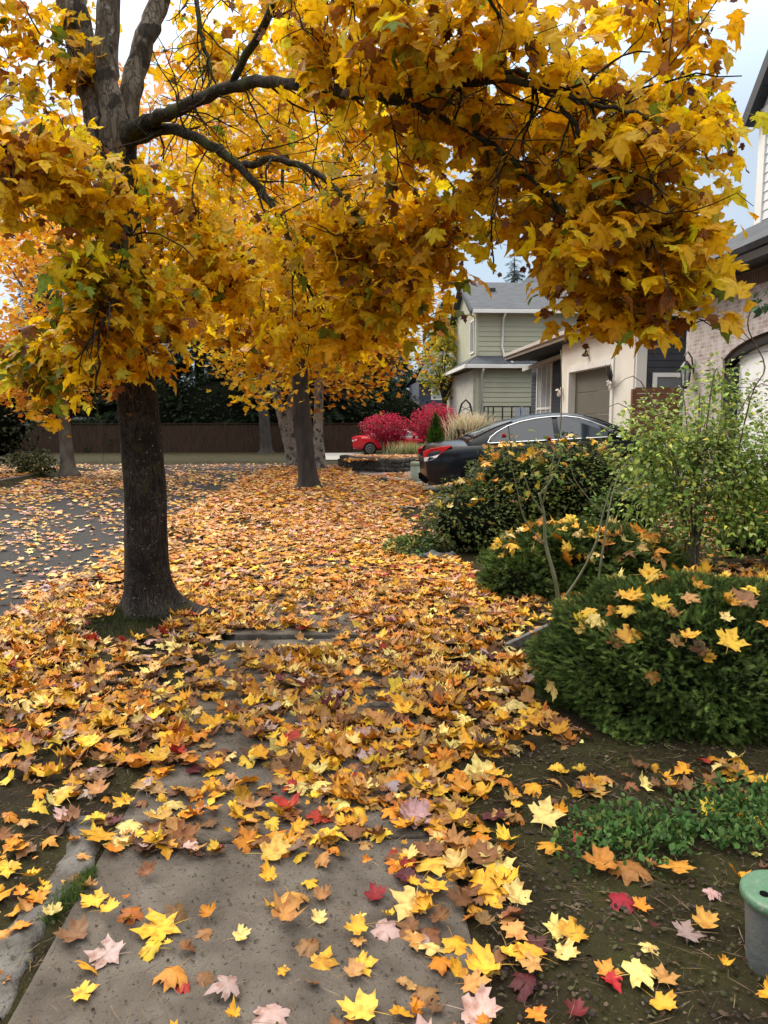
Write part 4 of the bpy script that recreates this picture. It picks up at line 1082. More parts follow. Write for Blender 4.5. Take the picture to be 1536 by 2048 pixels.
# keep kinds with their cluster
kind_of = np.array([gk[int(np.argmin(np.sum((cen - q) ** 2, 1)))] for q in tips])
twig_mesh(curves + spray, mt, M['bark_limb'])
LP, LY, LU, LS, LC = [], [], [], [], []
for q, b, kd in zip(tips, nrm(back), kind_of):
    n = int(rng.integers(9, 17))
    h = hv(n)
    outd = h * 0.9 + b * 0.5; outd[:, 2] = rng.normal(-0.38, 0.42, n)
    LP.append(q + h * rng.uniform(0.02, 0.15, (n, 1)) + np.column_stack([np.zeros(n), np.zeros(n), rng.uniform(-0.12, 0.10, n)]) - b * rng.uniform(-0.03, 0.34, (n, 1)))
    LY.append(outd)
    LU.append(np.array([0, -0.15, 1.0]) + jit(n, 0.5))
    LS.append(np.clip(rng.normal(0.090, 0.022, n), 0.035, 0.14))
    tone = rng.normal(0, 0.14)
    w = {0: [40, 26, 12, 4, 3, 4], 1: [12, 10, 4, 16, 16, 3], 2: [22, 14, 4, 20, 14, 3]}[kd]
    LC.append(pick(n, [(0.84, 0.50, 0.010), (0.80, 0.42, 0.008), (0.86, 0.58, 0.03), (0.48, 0.42, 0.03), (0.18, 0.25, 0.025), (0.24, 0.09, 0.02)], w, 0.10) * math.exp(tone))
LP = np.concatenate(LP); LY = np.concatenate(LY); LU = np.concatenate(LU); LS = np.concatenate(LS); LC = np.clip(np.concatenate(LC), 0.003, 0.85)
# small dark brown leaves scattered between the yellow ones
n = len(tips) * 2
q = tips[rng.integers(0, len(tips), n)] + jit(n, 0.09)
LP = np.vstack([LP, q]); yy = hv(n) * 0.5; yy[:, 2] = -1
LY = np.vstack([LY, yy]); LU = np.vstack([LU, hv(n)]); LS = np.concatenate([LS, rng.uniform(0.025, 0.06, n)])
LC = np.vstack([LC, pick(n, [(0.16, 0.06, 0.02), (0.24, 0.10, 0.03), (0.10, 0.04, 0.018)], [4, 3, 3])])
far_leaf = np.linalg.norm(LP - [0, 0, CZ], axis=1)
scatter('crown', HANGL, LP, LY, LU, LS, LC, M['crownleaf'], mt, True)

def far_tree(label, s0, t0, trunk, crown, nclus, per, lsize, cols, wts, bark, name='maple_tree', group='street trees behind the big maple', trunks=None, shell=0.45, spread=0.34, seedbr=10, tm=None, var=0.16):
    z0 = float(base(s0, t0))
    o = thing(name, label, 'tree', (s0, t0, z0), group)
    for (pts, rad) in (trunks or [trunk]):
        p, r = smooth_path([Vector((s0 + a, t0 + b, z0 + c)) for a, b, c in pts], rad, 4)
        flared_trunk(p, r, Vector((s0, t0, z0)), [(0.2, 0.7), (2.6, 0.6), (4.2, 0.6)], 14).build('trunk', bark, o, True)
    (cs, ct, cz), (rs, rt, rz) = crown
    C = np.array([s0 + cs, t0 + ct, z0 + cz]); Rr = np.array([rs, rt, rz])
    v = nrm(rng.normal(0, 1, (nclus, 3))) * rng.uniform(shell, 1, (nclus, 1)) ** 0.7
    cen = C + v * Rr * (1 + 0.12 * np.sin(3 * v[:, :1] * 4 + 2 * v[:, 2:] * 5))
    src = trunks or [trunk]
    for k in range(seedbr):
        pts, rad = src[k % len(src)]
        a = Vector(pts[-1]) * random.uniform(0.75, 1.0)
        st = Vector((s0 + a.x, t0 + a.y, z0 + a.z))
        e = Vector(cen[k * (nclus // seedbr)])
        mid = st.lerp(e, 0.5) + Vector((random.gauss(0, 0.25), random.gauss(0, 0.25), 0.25))
        p, r = smooth_path([st, mid, e], [rad[-1] * 0.6, rad[-1] * 0.35, 0.012], 4)
        MB().tube(p, r, 6).build('branch', bark, o, True)
    n = nclus * per
    pos_ = np.repeat(cen, per, 0) + rng.normal(0, 1, (n, 3)) * [spread, spread, spread * 0.6]
    tone = np.repeat(np.exp(rng.normal(0, 0.16, (nclus, 1))), per, 0)
    y = hv(n); y[:, 2] = rng.normal(-0.5, 0.35, n)
    scatter('crown', tm or TINYL, pos_, y, np.tile([0, 0, 1.0], (n, 1)) + jit(n, 0.45), rng.uniform(0.75, 1.25, n) * lsize, np.clip(pick(n, cols, wts, var) * tone, 0.002, 0.85), M['farleaf'], o)
    return o
YC = [(0.76, 0.45, 0.015), (0.70, 0.36, 0.015), (0.80, 0.52, 0.05), (0.55, 0.24, 0.015), (0.30, 0.28, 0.03)]
far_tree('yellow maple with a slim near black trunk in the leaves past the big maple', -0.82, 16.8, ([(0, 0, -0.1), (0.02, 0, 0.1), (-0.03, 0, 0.6), (-0.08, 0, 1.4), (-0.12, 0, 2.4), (-0.1, 0, 4.0)], [0.23, 0.22, 0.2, 0.185, 0.17, 0.12]), ((-0.1, 0, 5.7), (3.3, 2.8, 3.7)), 420, 24, 0.125, YC, [40, 28, 14, 8, 8], M['bark_dark'], tm=FARL)
far_tree('yellow maple with a pale leaning forked trunk behind the slim dark one', -1.81, 25.4, None, ((-0.3, 0.5, 6.8), (4.2, 3.0, 4.5)), 280, 22, 0.18, YC, [30, 26, 24, 14, 6], M['bark_pale'],
         trunks=[([(0.15, 0, -0.1), (0.1, 0, 0.2), (-0.15, 0, 1.4), (-0.5, 0, 2.9), (-0.8, 0, 4.5)], [0.24, 0.22, 0.19, 0.16, 0.11]), ([(0.1, 0, 0.6), (0.0, 0, 1.6), (0.25, 0, 3.0), (0.5, 0, 4.8)], [0.14, 0.13, 0.12, 0.08])])
far_tree('orange yellow maple with a straight mottled pale trunk close to the stone wall', -0.74, 22.9, ([(0, 0, -0.1), (0, 0, 0.2), (-0.05, 0, 1.2), (0.0, 0, 2.6), (-0.1, 0, 4.6)], [0.19, 0.17, 0.145, 0.13, 0.09]), ((0.5, 0.4, 5.4), (3.1, 2.6, 3.5)), 300, 24, 0.15, [(0.72, 0.36, 0.02), (0.66, 0.26, 0.02), (0.76, 0.44, 0.04), (0.5, 0.16, 0.02)], [30, 30, 20, 12], M['bark_pale'])
far_tree('luminous orange maple with a mossy grey trunk across the road', -7.87, 22.3, ([(0, 0, -0.1), (0, 0, 0.15), (-0.02, 0, 1.0), (-0.05, 0, 2.2), (-0.1, 0, 4.2)], [0.22, 0.2, 0.17, 0.155, 0.11]), ((-1.3, 0, 4.7), (4.0, 2.8, 3.3)), 400, 26, 0.15, [(0.84, 0.45, 0.035), (0.84, 0.37, 0.04), (0.82, 0.53, 0.08), (0.74, 0.28, 0.04)], [34, 28, 22, 12], M['bark_mid'])
far_tree('tall maple with a thin pinkish orange top beyond the road bend', -7.75, 30.2, ([(0, 0, -0.1), (0, 0, 0.3), (0.05, 0, 3.0), (0.0, 0, 7.0)], [0.3, 0.27, 0.22, 0.12]), ((1.2, 0, 10.2), (4.4, 3.2, 5.0)), 230, 20, 0.19, [(0.76, 0.36, 0.16), (0.74, 0.42, 0.12), (0.70, 0.28, 0.12), (0.78, 0.5, 0.1)], [30, 26, 20, 20], M['bark_mid'])

def conifer(label, s0, t0, h, rad, group, col=(0.010, 0.016, 0.008), n=4800, bare=0.02, proto=None, bark=None):
    z0 = float(base(s0, t0))
    o = thing('evergreen_tree', label, 'tree', (s0, t0, z0), group)
    MB().tube([(s0, t0, z0 - 0.2), (s0, t0, z0 + h * 0.5), (s0, t0, z0 + h * 0.98)], [rad * 0.09 + 0.1, rad * 0.06 + 0.05, 0.02], 8).build('trunk', bark or M['bark_dark'], o, True)
    u = 1 - np.sqrt(rng.uniform(0, 1, n)) * (1 - bare)
    lv = np.floor(u * h / 0.45) * 0.45 / h
    u = np.clip(lv + rng.normal(0, 0.010, n), bare * 0.8, 0.995)
    a = rng.uniform(0, 2 * math.pi, n); rr = rad * (1 - u) * (0.55 + 0.45 * rng.uniform(0, 1, n) ** 0.5) * (1 + 0.25 * np.sin(3 * a + 9 * lv * h)) + 0.05
    p = np.column_stack([s0 + rr * np.cos(a), t0 + rr * np.sin(a), z0 + u * h - 0.14 * rr])
    y = np.column_stack([np.cos(a), np.sin(a), rng.normal(-0.5, 0.2, n)])
    scatter('crown', SPRIG, p - y * 0.3, y, np.tile([0, 0, 1.0], (n, 1)) + jit(n, 0.25), rng.uniform(0.5, 1.05, n), pick(n, [col, tuple(1.7 * c for c in col)], [3, 2], 0.2), M['needle'], o)
    return o
conifer('dark broad evergreen behind the fence, seen under the orange maple', -19.5, 52.5, 11, 3.6, 'dark evergreens behind the fence')
conifer('dark evergreen behind the fence just past the big trunk', -14.2, 52.0, 13, 3.4, 'dark evergreens behind the fence')
conifer('tall dark evergreen filling the gap between big trunk and pale trunks', -9.8, 53.5, 15, 3.8, 'dark evergreens behind the fence')
conifer('dark drooping evergreen straight behind the leaning pale trunk', -6.2, 52.2, 12, 3.2, 'dark evergreens behind the fence')
conifer('bushy dark evergreen behind the fence end above the red car', -1.8, 52.0, 12, 3.4, 'dark evergreens behind the fence')
conifer('low dark green evergreen between the pale trunks and the pink bushes', 1.6, 54.0, 9, 3.0, 'dark evergreens behind the fence', (0.016, 0.028, 0.010))
conifer('tall dark evergreen at the outer edge behind the orange maple', -26.0, 54.0, 16, 4.2, 'dark evergreens behind the fence')
conifer('very tall fir rising far above the other evergreens behind the fence', -22.0, 62.0, 25, 4.6, 'dark evergreens behind the fence', (0.014, 0.024, 0.014))
conifer('dark rounded evergreen behind the small white edged shed', 3.4, 66.0, 13, 4.0, 'dark evergreens behind the fence', (0.02, 0.034, 0.012))
conifer('dark evergreen behind the navy house roof', 8.6, 68.0, 12, 3.6, 'dark evergreens behind the fence', (0.02, 0.034, 0.012))
conifer('distant fir rising above the green house roof', 15.6, 72.0, 17.0, 3.0, 'firs behind the green house', (0.02, 0.032, 0.024), 2400)
conifer('second distant fir half hidden by yellow leaves over the roof', 19.6, 70.0, 16.0, 3.2, 'firs behind the green house', (0.02, 0.032, 0.024), 2400)
leafy_hedge = [(-20.0, 50.6, 1.6, 4.2, 1.2, 2.6), (-13.5, 50.8, 1.6, 4.0, 1.2, 2.5), (-7.5, 50.6, 1.7, 3.8, 1.2, 2.6), (-1.5, 50.8, 1.6, 3.8, 1.2, 2.4), (3.4, 52.5, 1.2, 2.4, 1.2, 2.0), (-27, 51, 1.8, 4.2, 1.2, 2.9)]
o = far_tree('green and yellow tree beside the blue house', 5.9, 46.0, ([(0, 0, -0.2), (0, 0, 1.6), (0.05, 0, 3.4)], [0.2, 0.17, 0.12]), ((0.0, 0, 5.2), (1.5, 1.5, 2.5)), 110, 18, 0.17, [(0.30, 0.30, 0.03), (0.14, 0.18, 0.025), (0.55, 0.40, 0.03)], [4, 3, 4], M['bark_dark'], name='tree', group='street trees behind the big maple')
# bare grey trunk in front of the fence
o = thing('tree', 'bare dark trunk standing right in front of the dark fence', 'tree', (-4.75, 47.0, float(base(-4.75, 47.0))))
zb = float(base(-4.75, 47))
p, r = smooth_path([(-4.75, 47, zb - 0.1), (-4.75, 47, zb + 0.2), (-4.85, 47, zb + 2), (-5.0, 47, zb + 5), (-5.1, 47, zb + 8)], [0.42, 0.36, 0.3, 0.26, 0.16], 4)
flared_trunk(p, r, Vector((-4.75, 47, zb)), [(0.2, 0.6), (2.6, 0.6), (4.2, 0.4)], 14).build('trunk', M['bark_dark'], o, True)
n = 900
v = rng.normal(0, 1, (n, 3)) * [1.5, 1.2, 1.3] + [-5.1, 47, zb + 8.5]
scatter('crown', TINYL, v, hv(n) - [0, 0, 0.5], np.tile([0, 0, 1.0], (n, 1)) + jit(n, 0.4), rng.uniform(0.15, 0.22, n), pick(n, YC, [3, 3, 2, 2, 2]), M['farleaf'], o)

# ------------------------------------------------------------------ shrubs and low plants
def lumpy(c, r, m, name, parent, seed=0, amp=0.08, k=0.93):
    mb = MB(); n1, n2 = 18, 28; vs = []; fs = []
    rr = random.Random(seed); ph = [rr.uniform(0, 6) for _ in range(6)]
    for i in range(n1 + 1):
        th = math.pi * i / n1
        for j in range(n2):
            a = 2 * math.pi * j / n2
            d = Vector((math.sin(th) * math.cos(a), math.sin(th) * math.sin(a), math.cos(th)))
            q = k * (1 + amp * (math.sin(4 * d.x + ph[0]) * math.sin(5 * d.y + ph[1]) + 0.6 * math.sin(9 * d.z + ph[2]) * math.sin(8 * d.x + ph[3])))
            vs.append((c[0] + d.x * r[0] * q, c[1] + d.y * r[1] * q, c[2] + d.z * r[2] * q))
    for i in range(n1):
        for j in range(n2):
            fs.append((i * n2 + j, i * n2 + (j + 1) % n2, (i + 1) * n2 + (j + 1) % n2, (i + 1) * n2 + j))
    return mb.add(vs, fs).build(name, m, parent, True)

def on_ellipsoid(n, c, r, zmin=-0.9, lo=0.92, hi=1.04, amp=0.06):
    v = nrm(rng.normal(0, 1, (n * 2, 3))); v = v[v[:, 2] > zmin][:n]
    q = rng.uniform(lo, hi, (len(v), 1)) * (1 + amp * np.sin(5 * v[:, :1] + 1) * np.sin(6 * v[:, 1:2] + 2) + amp * 0.7 * np.sin(13 * v[:, :1] + 9 * v[:, 2:]))
    return np.array(c) + v * q * r, v

def yew(label, c, r, n, sz, group=None, cols=((0.062, 0.094, 0.020), (0.115, 0.165, 0.036), (0.034, 0.054, 0.013)), wts=(5, 3, 3), zmin=-0.95):
    z0 = float(base(c[0], c[1]))
    o = thing('yew_shrub', label, 'shrub', (c[0], c[1], z0), group)
    lumpy(c, r, M['core'], 'inner_core', o, int(n), 0.06, 0.90)
    p, v = on_ellipsoid(n, c, r, zmin)
    y = v * [1, 1, 0.6] + jit(len(v), 0.36); y[:, 2] += 0.12
    u = v + np.array([0, 0, 0.8]) + jit(len(v), 0.3)
    tone = np.exp(0.30 * np.sin(7 * v[:, :1] + 3) * np.sin(8 * v[:, 2:] + 1) + rng.normal(0, 0.15, (len(v), 1)))
    scatter('foliage', SPRIG, p - y * sz * 0.35, y, u, rng.uniform(0.7, 1.25, len(v)) * sz, np.clip(pick(len(v), cols, wts, 0.15) * tone, 0.002, 0.6), M['needle'], o)
    return o
yew('large dense yew mound in the foreground with maple leaves on top', (YEW[0], YEW[1], YEW[2]), YEW[3:], 42000, 0.043)
yew('low spreading yew between the big yew and the leafy dark shrub', (2.15, 6.75, 0.24), (0.86, 0.55, 0.34), 7500, 0.085)
yew('small dark yew clump under the rose canes beside the path', (1.62, 6.5, 0.12), (0.42, 0.36, 0.26), 2600, 0.08)
yew('flat green juniper at the far side of the rose bush', (4.55, 7.6, 0.30), (0.7, 0.45, 0.22), 2500, 0.09, None, ((0.035, 0.075, 0.02), (0.05, 0.1, 0.03), (0.02, 0.04, 0.01)))
# leaves resting on the middle shrubs: the same loose litter
pl = []
for (E_, n, zl) in [(YEW, 34, 0.55), ((2.15, 6.75, 0.24, 0.86, 0.55, 0.34), 95, 0.3), ((1.50, 8.7, 0.38, 0.58, 0.6, 0.46), 22, 0.4), ((1.95, 9.0, 0.60, 0.55, 0.6, 0.60), 26, 0.4), ((2.75, 9.3, 0.66, 0.75, 0.6, 0.60), 26, 0.45)]:
    p, v = on_ellipsoid(n * 4, E_[:3], E_[3:], zl, 1.0, 1.05, 0.04)
    k = p[:, 1] < E_[1] + 0.3
    p = p[k]; p[:, 2] += 0.02
    pl.append(p[:n])
pl = np.concatenate(pl); n = len(pl)
yd = hv(n); yd[:, 2] = rng.normal(0, 0.4, n)
o = scatter('leaves_on_shrubs', MIDL, pl, yd, np.array([0, -0.5, 1.0]) + jit(n, 0.35), rng.uniform(0.07, 0.14, n), pick(n, [YEL, PALE, GOLD, ORA, TAN, BRN], [22, 18, 20, 10, 12, 5], 0.15), M['litter'], None, True)
tag(o, 'loose yellow and tan leaves caught on top of the yews and shrubs', 'leaf litter', kind='stuff')

def leafy(name, label, ells, n, sz, cols, wts, canes=None, group=None, m=None, shellv=(0.55, 1.05), core=0.0, tmpl=OVAL, droop=-0.1, canem=None, cat='shrub', zmin=-0.95, canename='cane', amp=0.06):
    c0 = ells[0]
    z0 = float(base(c0[0], c0[1]))
    o = thing(name, label, cat, (c0[0], c0[1], z0), group)
    ps, vs = [], []
    wv = np.array([e[3] * e[4] * e[5] for e in ells]); wv = wv / wv.sum()
    for e, q in zip(ells, wv):
        p, v = on_ellipsoid(int(n * q), e[:3], e[3:], zmin, shellv[0], shellv[1], amp)
        ps.append(p); vs.append(v)
        if core: lumpy(e[:3], e[3:], M['core'], 'inner_core', o, int(n), 0.05, core)
    p = np.concatenate(ps); v = np.concatenate(vs); N_ = len(p)
    k = p[:, 2] > z0 + 0.03
    p, v = p[k], v[k]; N_ = len(p)
    y = v * 0.8 + hv(N_) * 0.7 + jit(N_, 0.3); y[:, 2] += droop
    tone = np.exp(0.25 * np.sin(9 * p[:, :1]) * np.sin(8 * p[:, 2:] + p[:, 1:2] * 7) + rng.normal(0, 0.14, (N_, 1)))
    scatter('foliage', tmpl, p, y, np.array([0, 0, 1.0]) + v * 0.5 + jit(N_, 0.35), rng.uniform(0.6, 1.3, N_) * sz, np.clip(pick(N_, cols, wts, 0.15) * tone, 0.002, 0.8), m or M['green'], o)
    for pts, rad in (canes or []):
        q, r = smooth_path(pts, rad, 4)
        MB().tube(q, r, 6, True, 0.05).build(canename, canem or M['cane'], o, True)
    return o
DKG = [(0.038, 0.060, 0.015), (0.065, 0.095, 0.020), (0.12, 0.14, 0.026), (0.15, 0.11, 0.025)]
leafy('broadleaf_shrub', 'dark leafy evergreen shrub beside the path in front of the black car', [(1.50, 8.7, 0.38, 0.58, 0.6, 0.46), (1.95, 9.0, 0.60, 0.55, 0.6, 0.60), (2.75, 9.3, 0.66, 0.75, 0.6, 0.60)], 10000, 0.055, DKG, [5, 5, 3.2, 1.4], core=0.74, shellv=(0.70, 1.10), amp=0.14)
leafy('broadleaf_shrub', 'small light green shrub right of the leafy dark one', [(3.0, 8.1, 0.45, 0.36, 0.32, 0.34)], 900, 0.055, [(0.05, 0.09, 0.018), (0.09, 0.14, 0.03)], [2, 2], core=0.8, shellv=(0.8, 1.1))
leafy('ground_plant', 'low bright leafed plant at the path edge by the grey rock', [(0.78, 8.6, 0.06, 0.34, 0.4, 0.2)], 700, 0.06, [(0.05, 0.1, 0.02), (0.16, 0.2, 0.03), (0.02, 0.05, 0.012)], [3, 2, 3], cat='plant', shellv=(0.4, 1.0))
# rose bushes
rb = Vector((1.46 + 0.06, 5.75, 0.07))
def rc(px_, py_, t_): return at(px_, py_, t_)
canes = [([rc(1118, 1205, 5.7), rc(1108, 1150, 5.7), rc(1092, 1090, 5.75), rc(1088, 1030, 5.8), rc(1078, 985, 5.85)], [0.017, 0.016, 0.014, 0.012, 0.010]),
         ([rc(1088, 1030, 5.8), rc(1060, 985, 5.8), rc(1045, 940, 5.8)], [0.009, 0.007, 0.004]), ([rc(1080, 990, 5.85), rc(1108, 950, 5.9), rc(1125, 900, 5.9)], [0.009, 0.006, 0.004]),
         ([rc(1122, 1205, 5.7), rc(1160, 1150, 5.7), rc(1192, 1085, 5.7), rc(1205, 1030, 5.75), rc(1222, 975, 5.8)], [0.010, 0.009, 0.008, 0.006, 0.003]),
         ([rc(1195, 1170, 5.6), rc(1208, 1085, 5.6), rc(1222, 1000, 5.7), rc(1240, 940, 5.8)], [0.009, 0.008, 0.006, 0.003]),
         ([rc(1085, 1010, 5.8), rc(1106, 920, 5.8), rc(1122, 840, 5.8), rc(1122, 700, 5.8)], [0.007, 0.006, 0.005, 0.003]),
         ([rc(1092, 1090, 5.75), rc(1050, 1040, 5.8), rc(1030, 960, 5.85), rc(1010, 880, 5.9)], [0.007, 0.006, 0.004, 0.003]),
         ([rc(1205, 1030, 5.75), rc(1150, 960, 5.8), rc(1135, 900, 5.8), rc(1090, 880, 5.8)], [0.005, 0.004, 0.003, 0.002])]
rose = leafy('rose_bush', 'nearly bare rose with long grey green canes rising behind the big yew', [(1.62, 5.85, 1.15, 0.42, 0.25, 0.35)], 75, 0.055, [(0.10, 0.17, 0.03), (0.2, 0.26, 0.05), (0.36, 0.26, 0.03)], [4, 3, 1], canes, shellv=(0.1, 1.0))
mb = MB()
for (x, y, c) in [(1008, 872, 0), (1098, 878, 1)]:
    q = rc(x, y, 5.85)
    for k in range(7):
        a = k * 0.9
        mb.obox(q + Vector((0.008 * math.cos(a), 0.008 * math.sin(a), 0.004 * (k % 3))), 0.02, 0.006, 0.026, Matrix.Rotation(a, 3, 'Z') @ Matrix.Rotation(0.35, 3, 'X'))
mb.build('rosebud', mat('faded_rose', (0.36, 0.03, 0.03), 0.8), rose, True)
B2 = Vector((3.2, 6.85, 0.18))
canes = []
for k in range(13):
    a = random.uniform(0, 6.28); rr = random.uniform(0.25, 0.75); hh = random.uniform(0.9, 1.75)
    e = B2 + Vector((rr * math.cos(a), 0.7 * rr * math.sin(a), hh))
    mid = B2 + Vector((0.3 * rr * math.cos(a), 0.25 * rr * math.sin(a), hh * 0.5))
    canes.append(([B2 + Vector((random.gauss(0, .05), random.gauss(0, .05), -0.05)), mid, e, e + Vector((0.25 * math.cos(a), 0.2 * math.sin(a), -0.06))], [0.012, 0.009, 0.005, 0.002]))
canes.append(([B2 + Vector((0.3, 0, 0.6)), at(1500, 800, 6.2), at(1530, 735, 5.9), at(1497, 660, 5.7), at(1505, 615, 5.6), at(1540, 580, 5.5)], [0.008, 0.006, 0.005, 0.005, 0.004, 0.003]))
LG = [(0.18, 0.27, 0.05), (0.29, 0.37, 0.08), (0.12, 0.19, 0.04), (0.48, 0.46, 0.07), (0.36, 0.42, 0.16)]
leafy('rose_bush', 'tall airy light green rose bush in front of the white garage door', [(3.3, 6.9, 1.25, 0.85, 0.7, 0.62), (3.85, 7.0, 1.0, 0.7, 0.6, 0.75), (2.9, 6.9, 0.85, 0.45, 0.5, 0.55), (3.4, 6.9, 1.85, 0.35, 0.3, 0.28), (3.5, 6.6, 0.7, 0.9, 0.4, 0.45), (2.75, 6.8, 1.3, 0.4, 0.4, 0.4)], 11500, 0.050, LG, [6, 5, 4, 1.6, 2], canes, shellv=(0.1, 1.08), canem=M['canebrown'])
leafy('rose_bush', 'dark oval leaved twig tip hanging at the edge beside the brick wall', [(at(1515, 610, 5.6).x + 0.03, 5.6, at(1515, 610, 5.6).z, 0.08, 0.1, 0.09)], 14, 0.085, [(0.02, 0.05, 0.02), (0.04, 0.08, 0.03)], [1, 1], shellv=(0.3, 1.0), droop=-0.8)
# creeping ground cover by the lidded box
n = 2600
gx = np.concatenate([rng.normal(1.2, 0.30, n), rng.normal(1.85, 0.3, n)]); gy = np.concatenate([2.56 + rng.normal(0, 0.10, n), 2.68 + rng.normal(0, 0.11, n)]) + 0.03 * np.sin(gx * 9)
k = (gx > 0.66 + 0.9 * np.abs(gy - 2.5)) & (gx < 2.7) & (gy > 2.34 + 0.06 * np.sin(gx * 12) + 0.10 * (gx > 1.2)) & (gy < 2.86 + 0.05 * np.sin(gx * 9)) & (np.sin(gx * 17 + 3 * np.sin(gy * 21)) * np.sin(gy * 23 + gx * 5) > -0.55)
gx, gy = gx[k], gy[k]; n = len(gx)
v = jit(n, 0.5); v[:, 2] = np.abs(v[:, 2]) + 0.3
o = scatter('ground_cover', [oval(0.28, 0.1, 0.1), oval(0.34, 0.0, 0.2)], np.column_stack([gx, gy, surf(gx, gy) + rng.uniform(0, 0.055, n)]), v, np.array([0, -0.1, 1.0]) + jit(n, 0.4), rng.uniform(0.016, 0.034, n), pick(n, [(0.06, 0.13, 0.03), (0.10, 0.18, 0.045), (0.035, 0.075, 0.02), (0.17, 0.18, 0.04)], [4, 4, 3, 1], 0.15), M['green'])
tag(o, 'creeping small leaved green ground cover between the yew and the bare soil', 'ground cover', kind='stuff')
def moss(name, label, regions, per=2600, h=0.022, col=((0.05, 0.075, 0.012), (0.08, 0.11, 0.02), (0.03, 0.045, 0.012))):
    ps = []
    for (a, b, ra, rb_, rot) in regions:
        u = rng.uniform(0, 1, per) ** 0.5; th = rng.uniform(0, 6.28, per)
        x = ra * u * np.cos(th); y = rb_ * u * np.sin(th)
        X = a + x * math.cos(rot) - y * math.sin(rot); Y = b + x * math.sin(rot) + y * math.cos(rot)
        ps.append(np.column_stack([X, Y, surf(X, Y) - 0.006 + 0.012 * (1 - u)]))
    p = np.concatenate(ps); n = len(p); v = jit(n, 0.35); v[:, 2] = 1
    o = scatter(name, BLADE, p, v, hv(n), rng.uniform(0.6, 1.3, n) * h, pick(n, col, [3, 2, 2], 0.18), M['green'])
    return tag(o, label, 'moss', kind='stuff')
q = gp(140, 1790)
moss('moss', 'bright green moss clump between the concrete edging and the slab', [(q.x, q.y, 0.045, 0.15, -0.25)], 1500, 0.03, ((0.06, 0.11, 0.015), (0.10, 0.16, 0.03), (0.03, 0.06, 0.012)))
moss('moss', 'dark moss and short grass round the foot of the big maple', [(-1.62, 5.55, 0.42, 0.24, 0.0), (-1.98, 5.35, 0.12, 0.06, 0), (-1.75, 5.9, 0.3, 0.3, 0)], 2500, 0.05, ((0.025, 0.035, 0.010), (0.05, 0.06, 0.014), (0.018, 0.022, 0.010)))
moss('moss', 'thin mossy film over the soil at the front of the yew', [(1.1, 2.3, 0.55, 0.35, 0.0), (0.75, 3.0, 0.25, 0.3, 0), (1.6, 2.2, 0.5, 0.4, 0), (1.3, 1.85, 0.7, 0.25, 0), (-1.5, 3.7, 0.5, 0.3, 0), (-1.9, 2.9, 0.3, 0.5, 0), (-1.4, 4.6, 0.25, 0.2, 0), (0.55, 2.6, 0.15, 0.6, 0)], 3200, 0.014, ((0.045, 0.046, 0.014), (0.07, 0.06, 0.025), (0.03, 0.03, 0.012)))

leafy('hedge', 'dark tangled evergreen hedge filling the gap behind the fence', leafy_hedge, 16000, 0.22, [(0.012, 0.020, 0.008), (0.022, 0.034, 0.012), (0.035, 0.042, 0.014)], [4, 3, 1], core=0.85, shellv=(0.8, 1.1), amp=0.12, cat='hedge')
moss('moss', 'thin line of moss growing in the slab joint', [(0.02, 2.69, 0.20, 0.010, 0), (-0.55, 2.69, 0.22, 0.008, 0), (-0.6, 5.30, 0.2, 0.008, 0)], 380, 0.012)
# pink burning bushes, grasses, shrubs further off
PINK = [(0.50, 0.010, 0.060), (0.36, 0.010, 0.040), (0.58, 0.05, 0.11), (0.20, 0.025, 0.03), (0.30, 0.10, 0.08)]
def burning(label, s_, t_, ells):
    z0 = float(base(s_, t_))
    st = []
    for k in range(14):
        a = random.uniform(0, 6.28); rr = random.uniform(0.2, 0.9)
        st.append(([Vector((s_, t_, z0)) + Vector((0.1 * math.cos(a), 0.1 * math.sin(a), 0)), Vector((s_ + rr * 0.6 * math.cos(a), t_ + rr * 0.6 * math.sin(a), z0 + 0.7)), Vector((s_ + rr * math.cos(a), t_ + rr * math.sin(a), z0 + 1.4))], [0.03, 0.02, 0.01]))
    return leafy('burning_bush', label, ells, 5200, 0.085, PINK, [6, 4, 2, 3, 1.5], st, 'crimson burning bushes', M['farleaf'], (0.45, 1.04), 0.0, OVAL, -0.2, M['canebrown'], canename='stem')
zb_ = float(base(2, 34))
burning('bright crimson bush with a rounded top over the red car', 1.85, 34.0, [(1.82, 34.0, 1.12, 1.12, 0.9, 0.62), (1.95, 34.0, 0.75, 0.8, 0.8, 0.45)])
burning('taller dusky crimson bush beside the green house corner', 4.0, 34.3, [(4.02, 34.3, 1.26, 1.10, 1.0, 0.90)])
def tuft(name, label, c, n, h, spr, cols, wts, lean=0.45, w=1.0):
    z0 = float(base(c[0], c[1])) if len(c) < 3 else c[2]
    p = np.column_stack([c[0] + rng.normal(0, spr[0], n), c[1] + rng.normal(0, spr[1], n), np.full(n, z0)])
    v = hv(n) * rng.uniform(0, lean, (n, 1)); v[:, 2] = 1
    o = scatter(name, [blade(0.35, 0.012 * w), blade(0.6, 0.012 * w), blade(0.15, 0.015 * w)], p, v, hv(n), rng.uniform(0.6, 1.1, n) * h, pick(n, cols, wts, 0.15), M['green'])
    return tag(o, label, 'grass clump')
STRAW = [(0.55, 0.46, 0.30), (0.42, 0.34, 0.2), (0.62, 0.55, 0.40)]
tuft('ornamental_grass', 'beige plumed ornamental grass between the pink bush and the black car', (5.3, 33.0, 0.45), 700, 1.35, (0.35, 0.25), STRAW, [3, 2, 3], 0.4, 2.2)
tuft('ornamental_grass', 'pale green grass clump under the shorter crimson bush by the red car', (2.45, 30.2, 0.1), 500, 0.55, (0.35, 0.2), [(0.30, 0.32, 0.14), (0.42, 0.40, 0.22), (0.2, 0.22, 0.08)], [3, 2, 2], 0.5, 2.0)
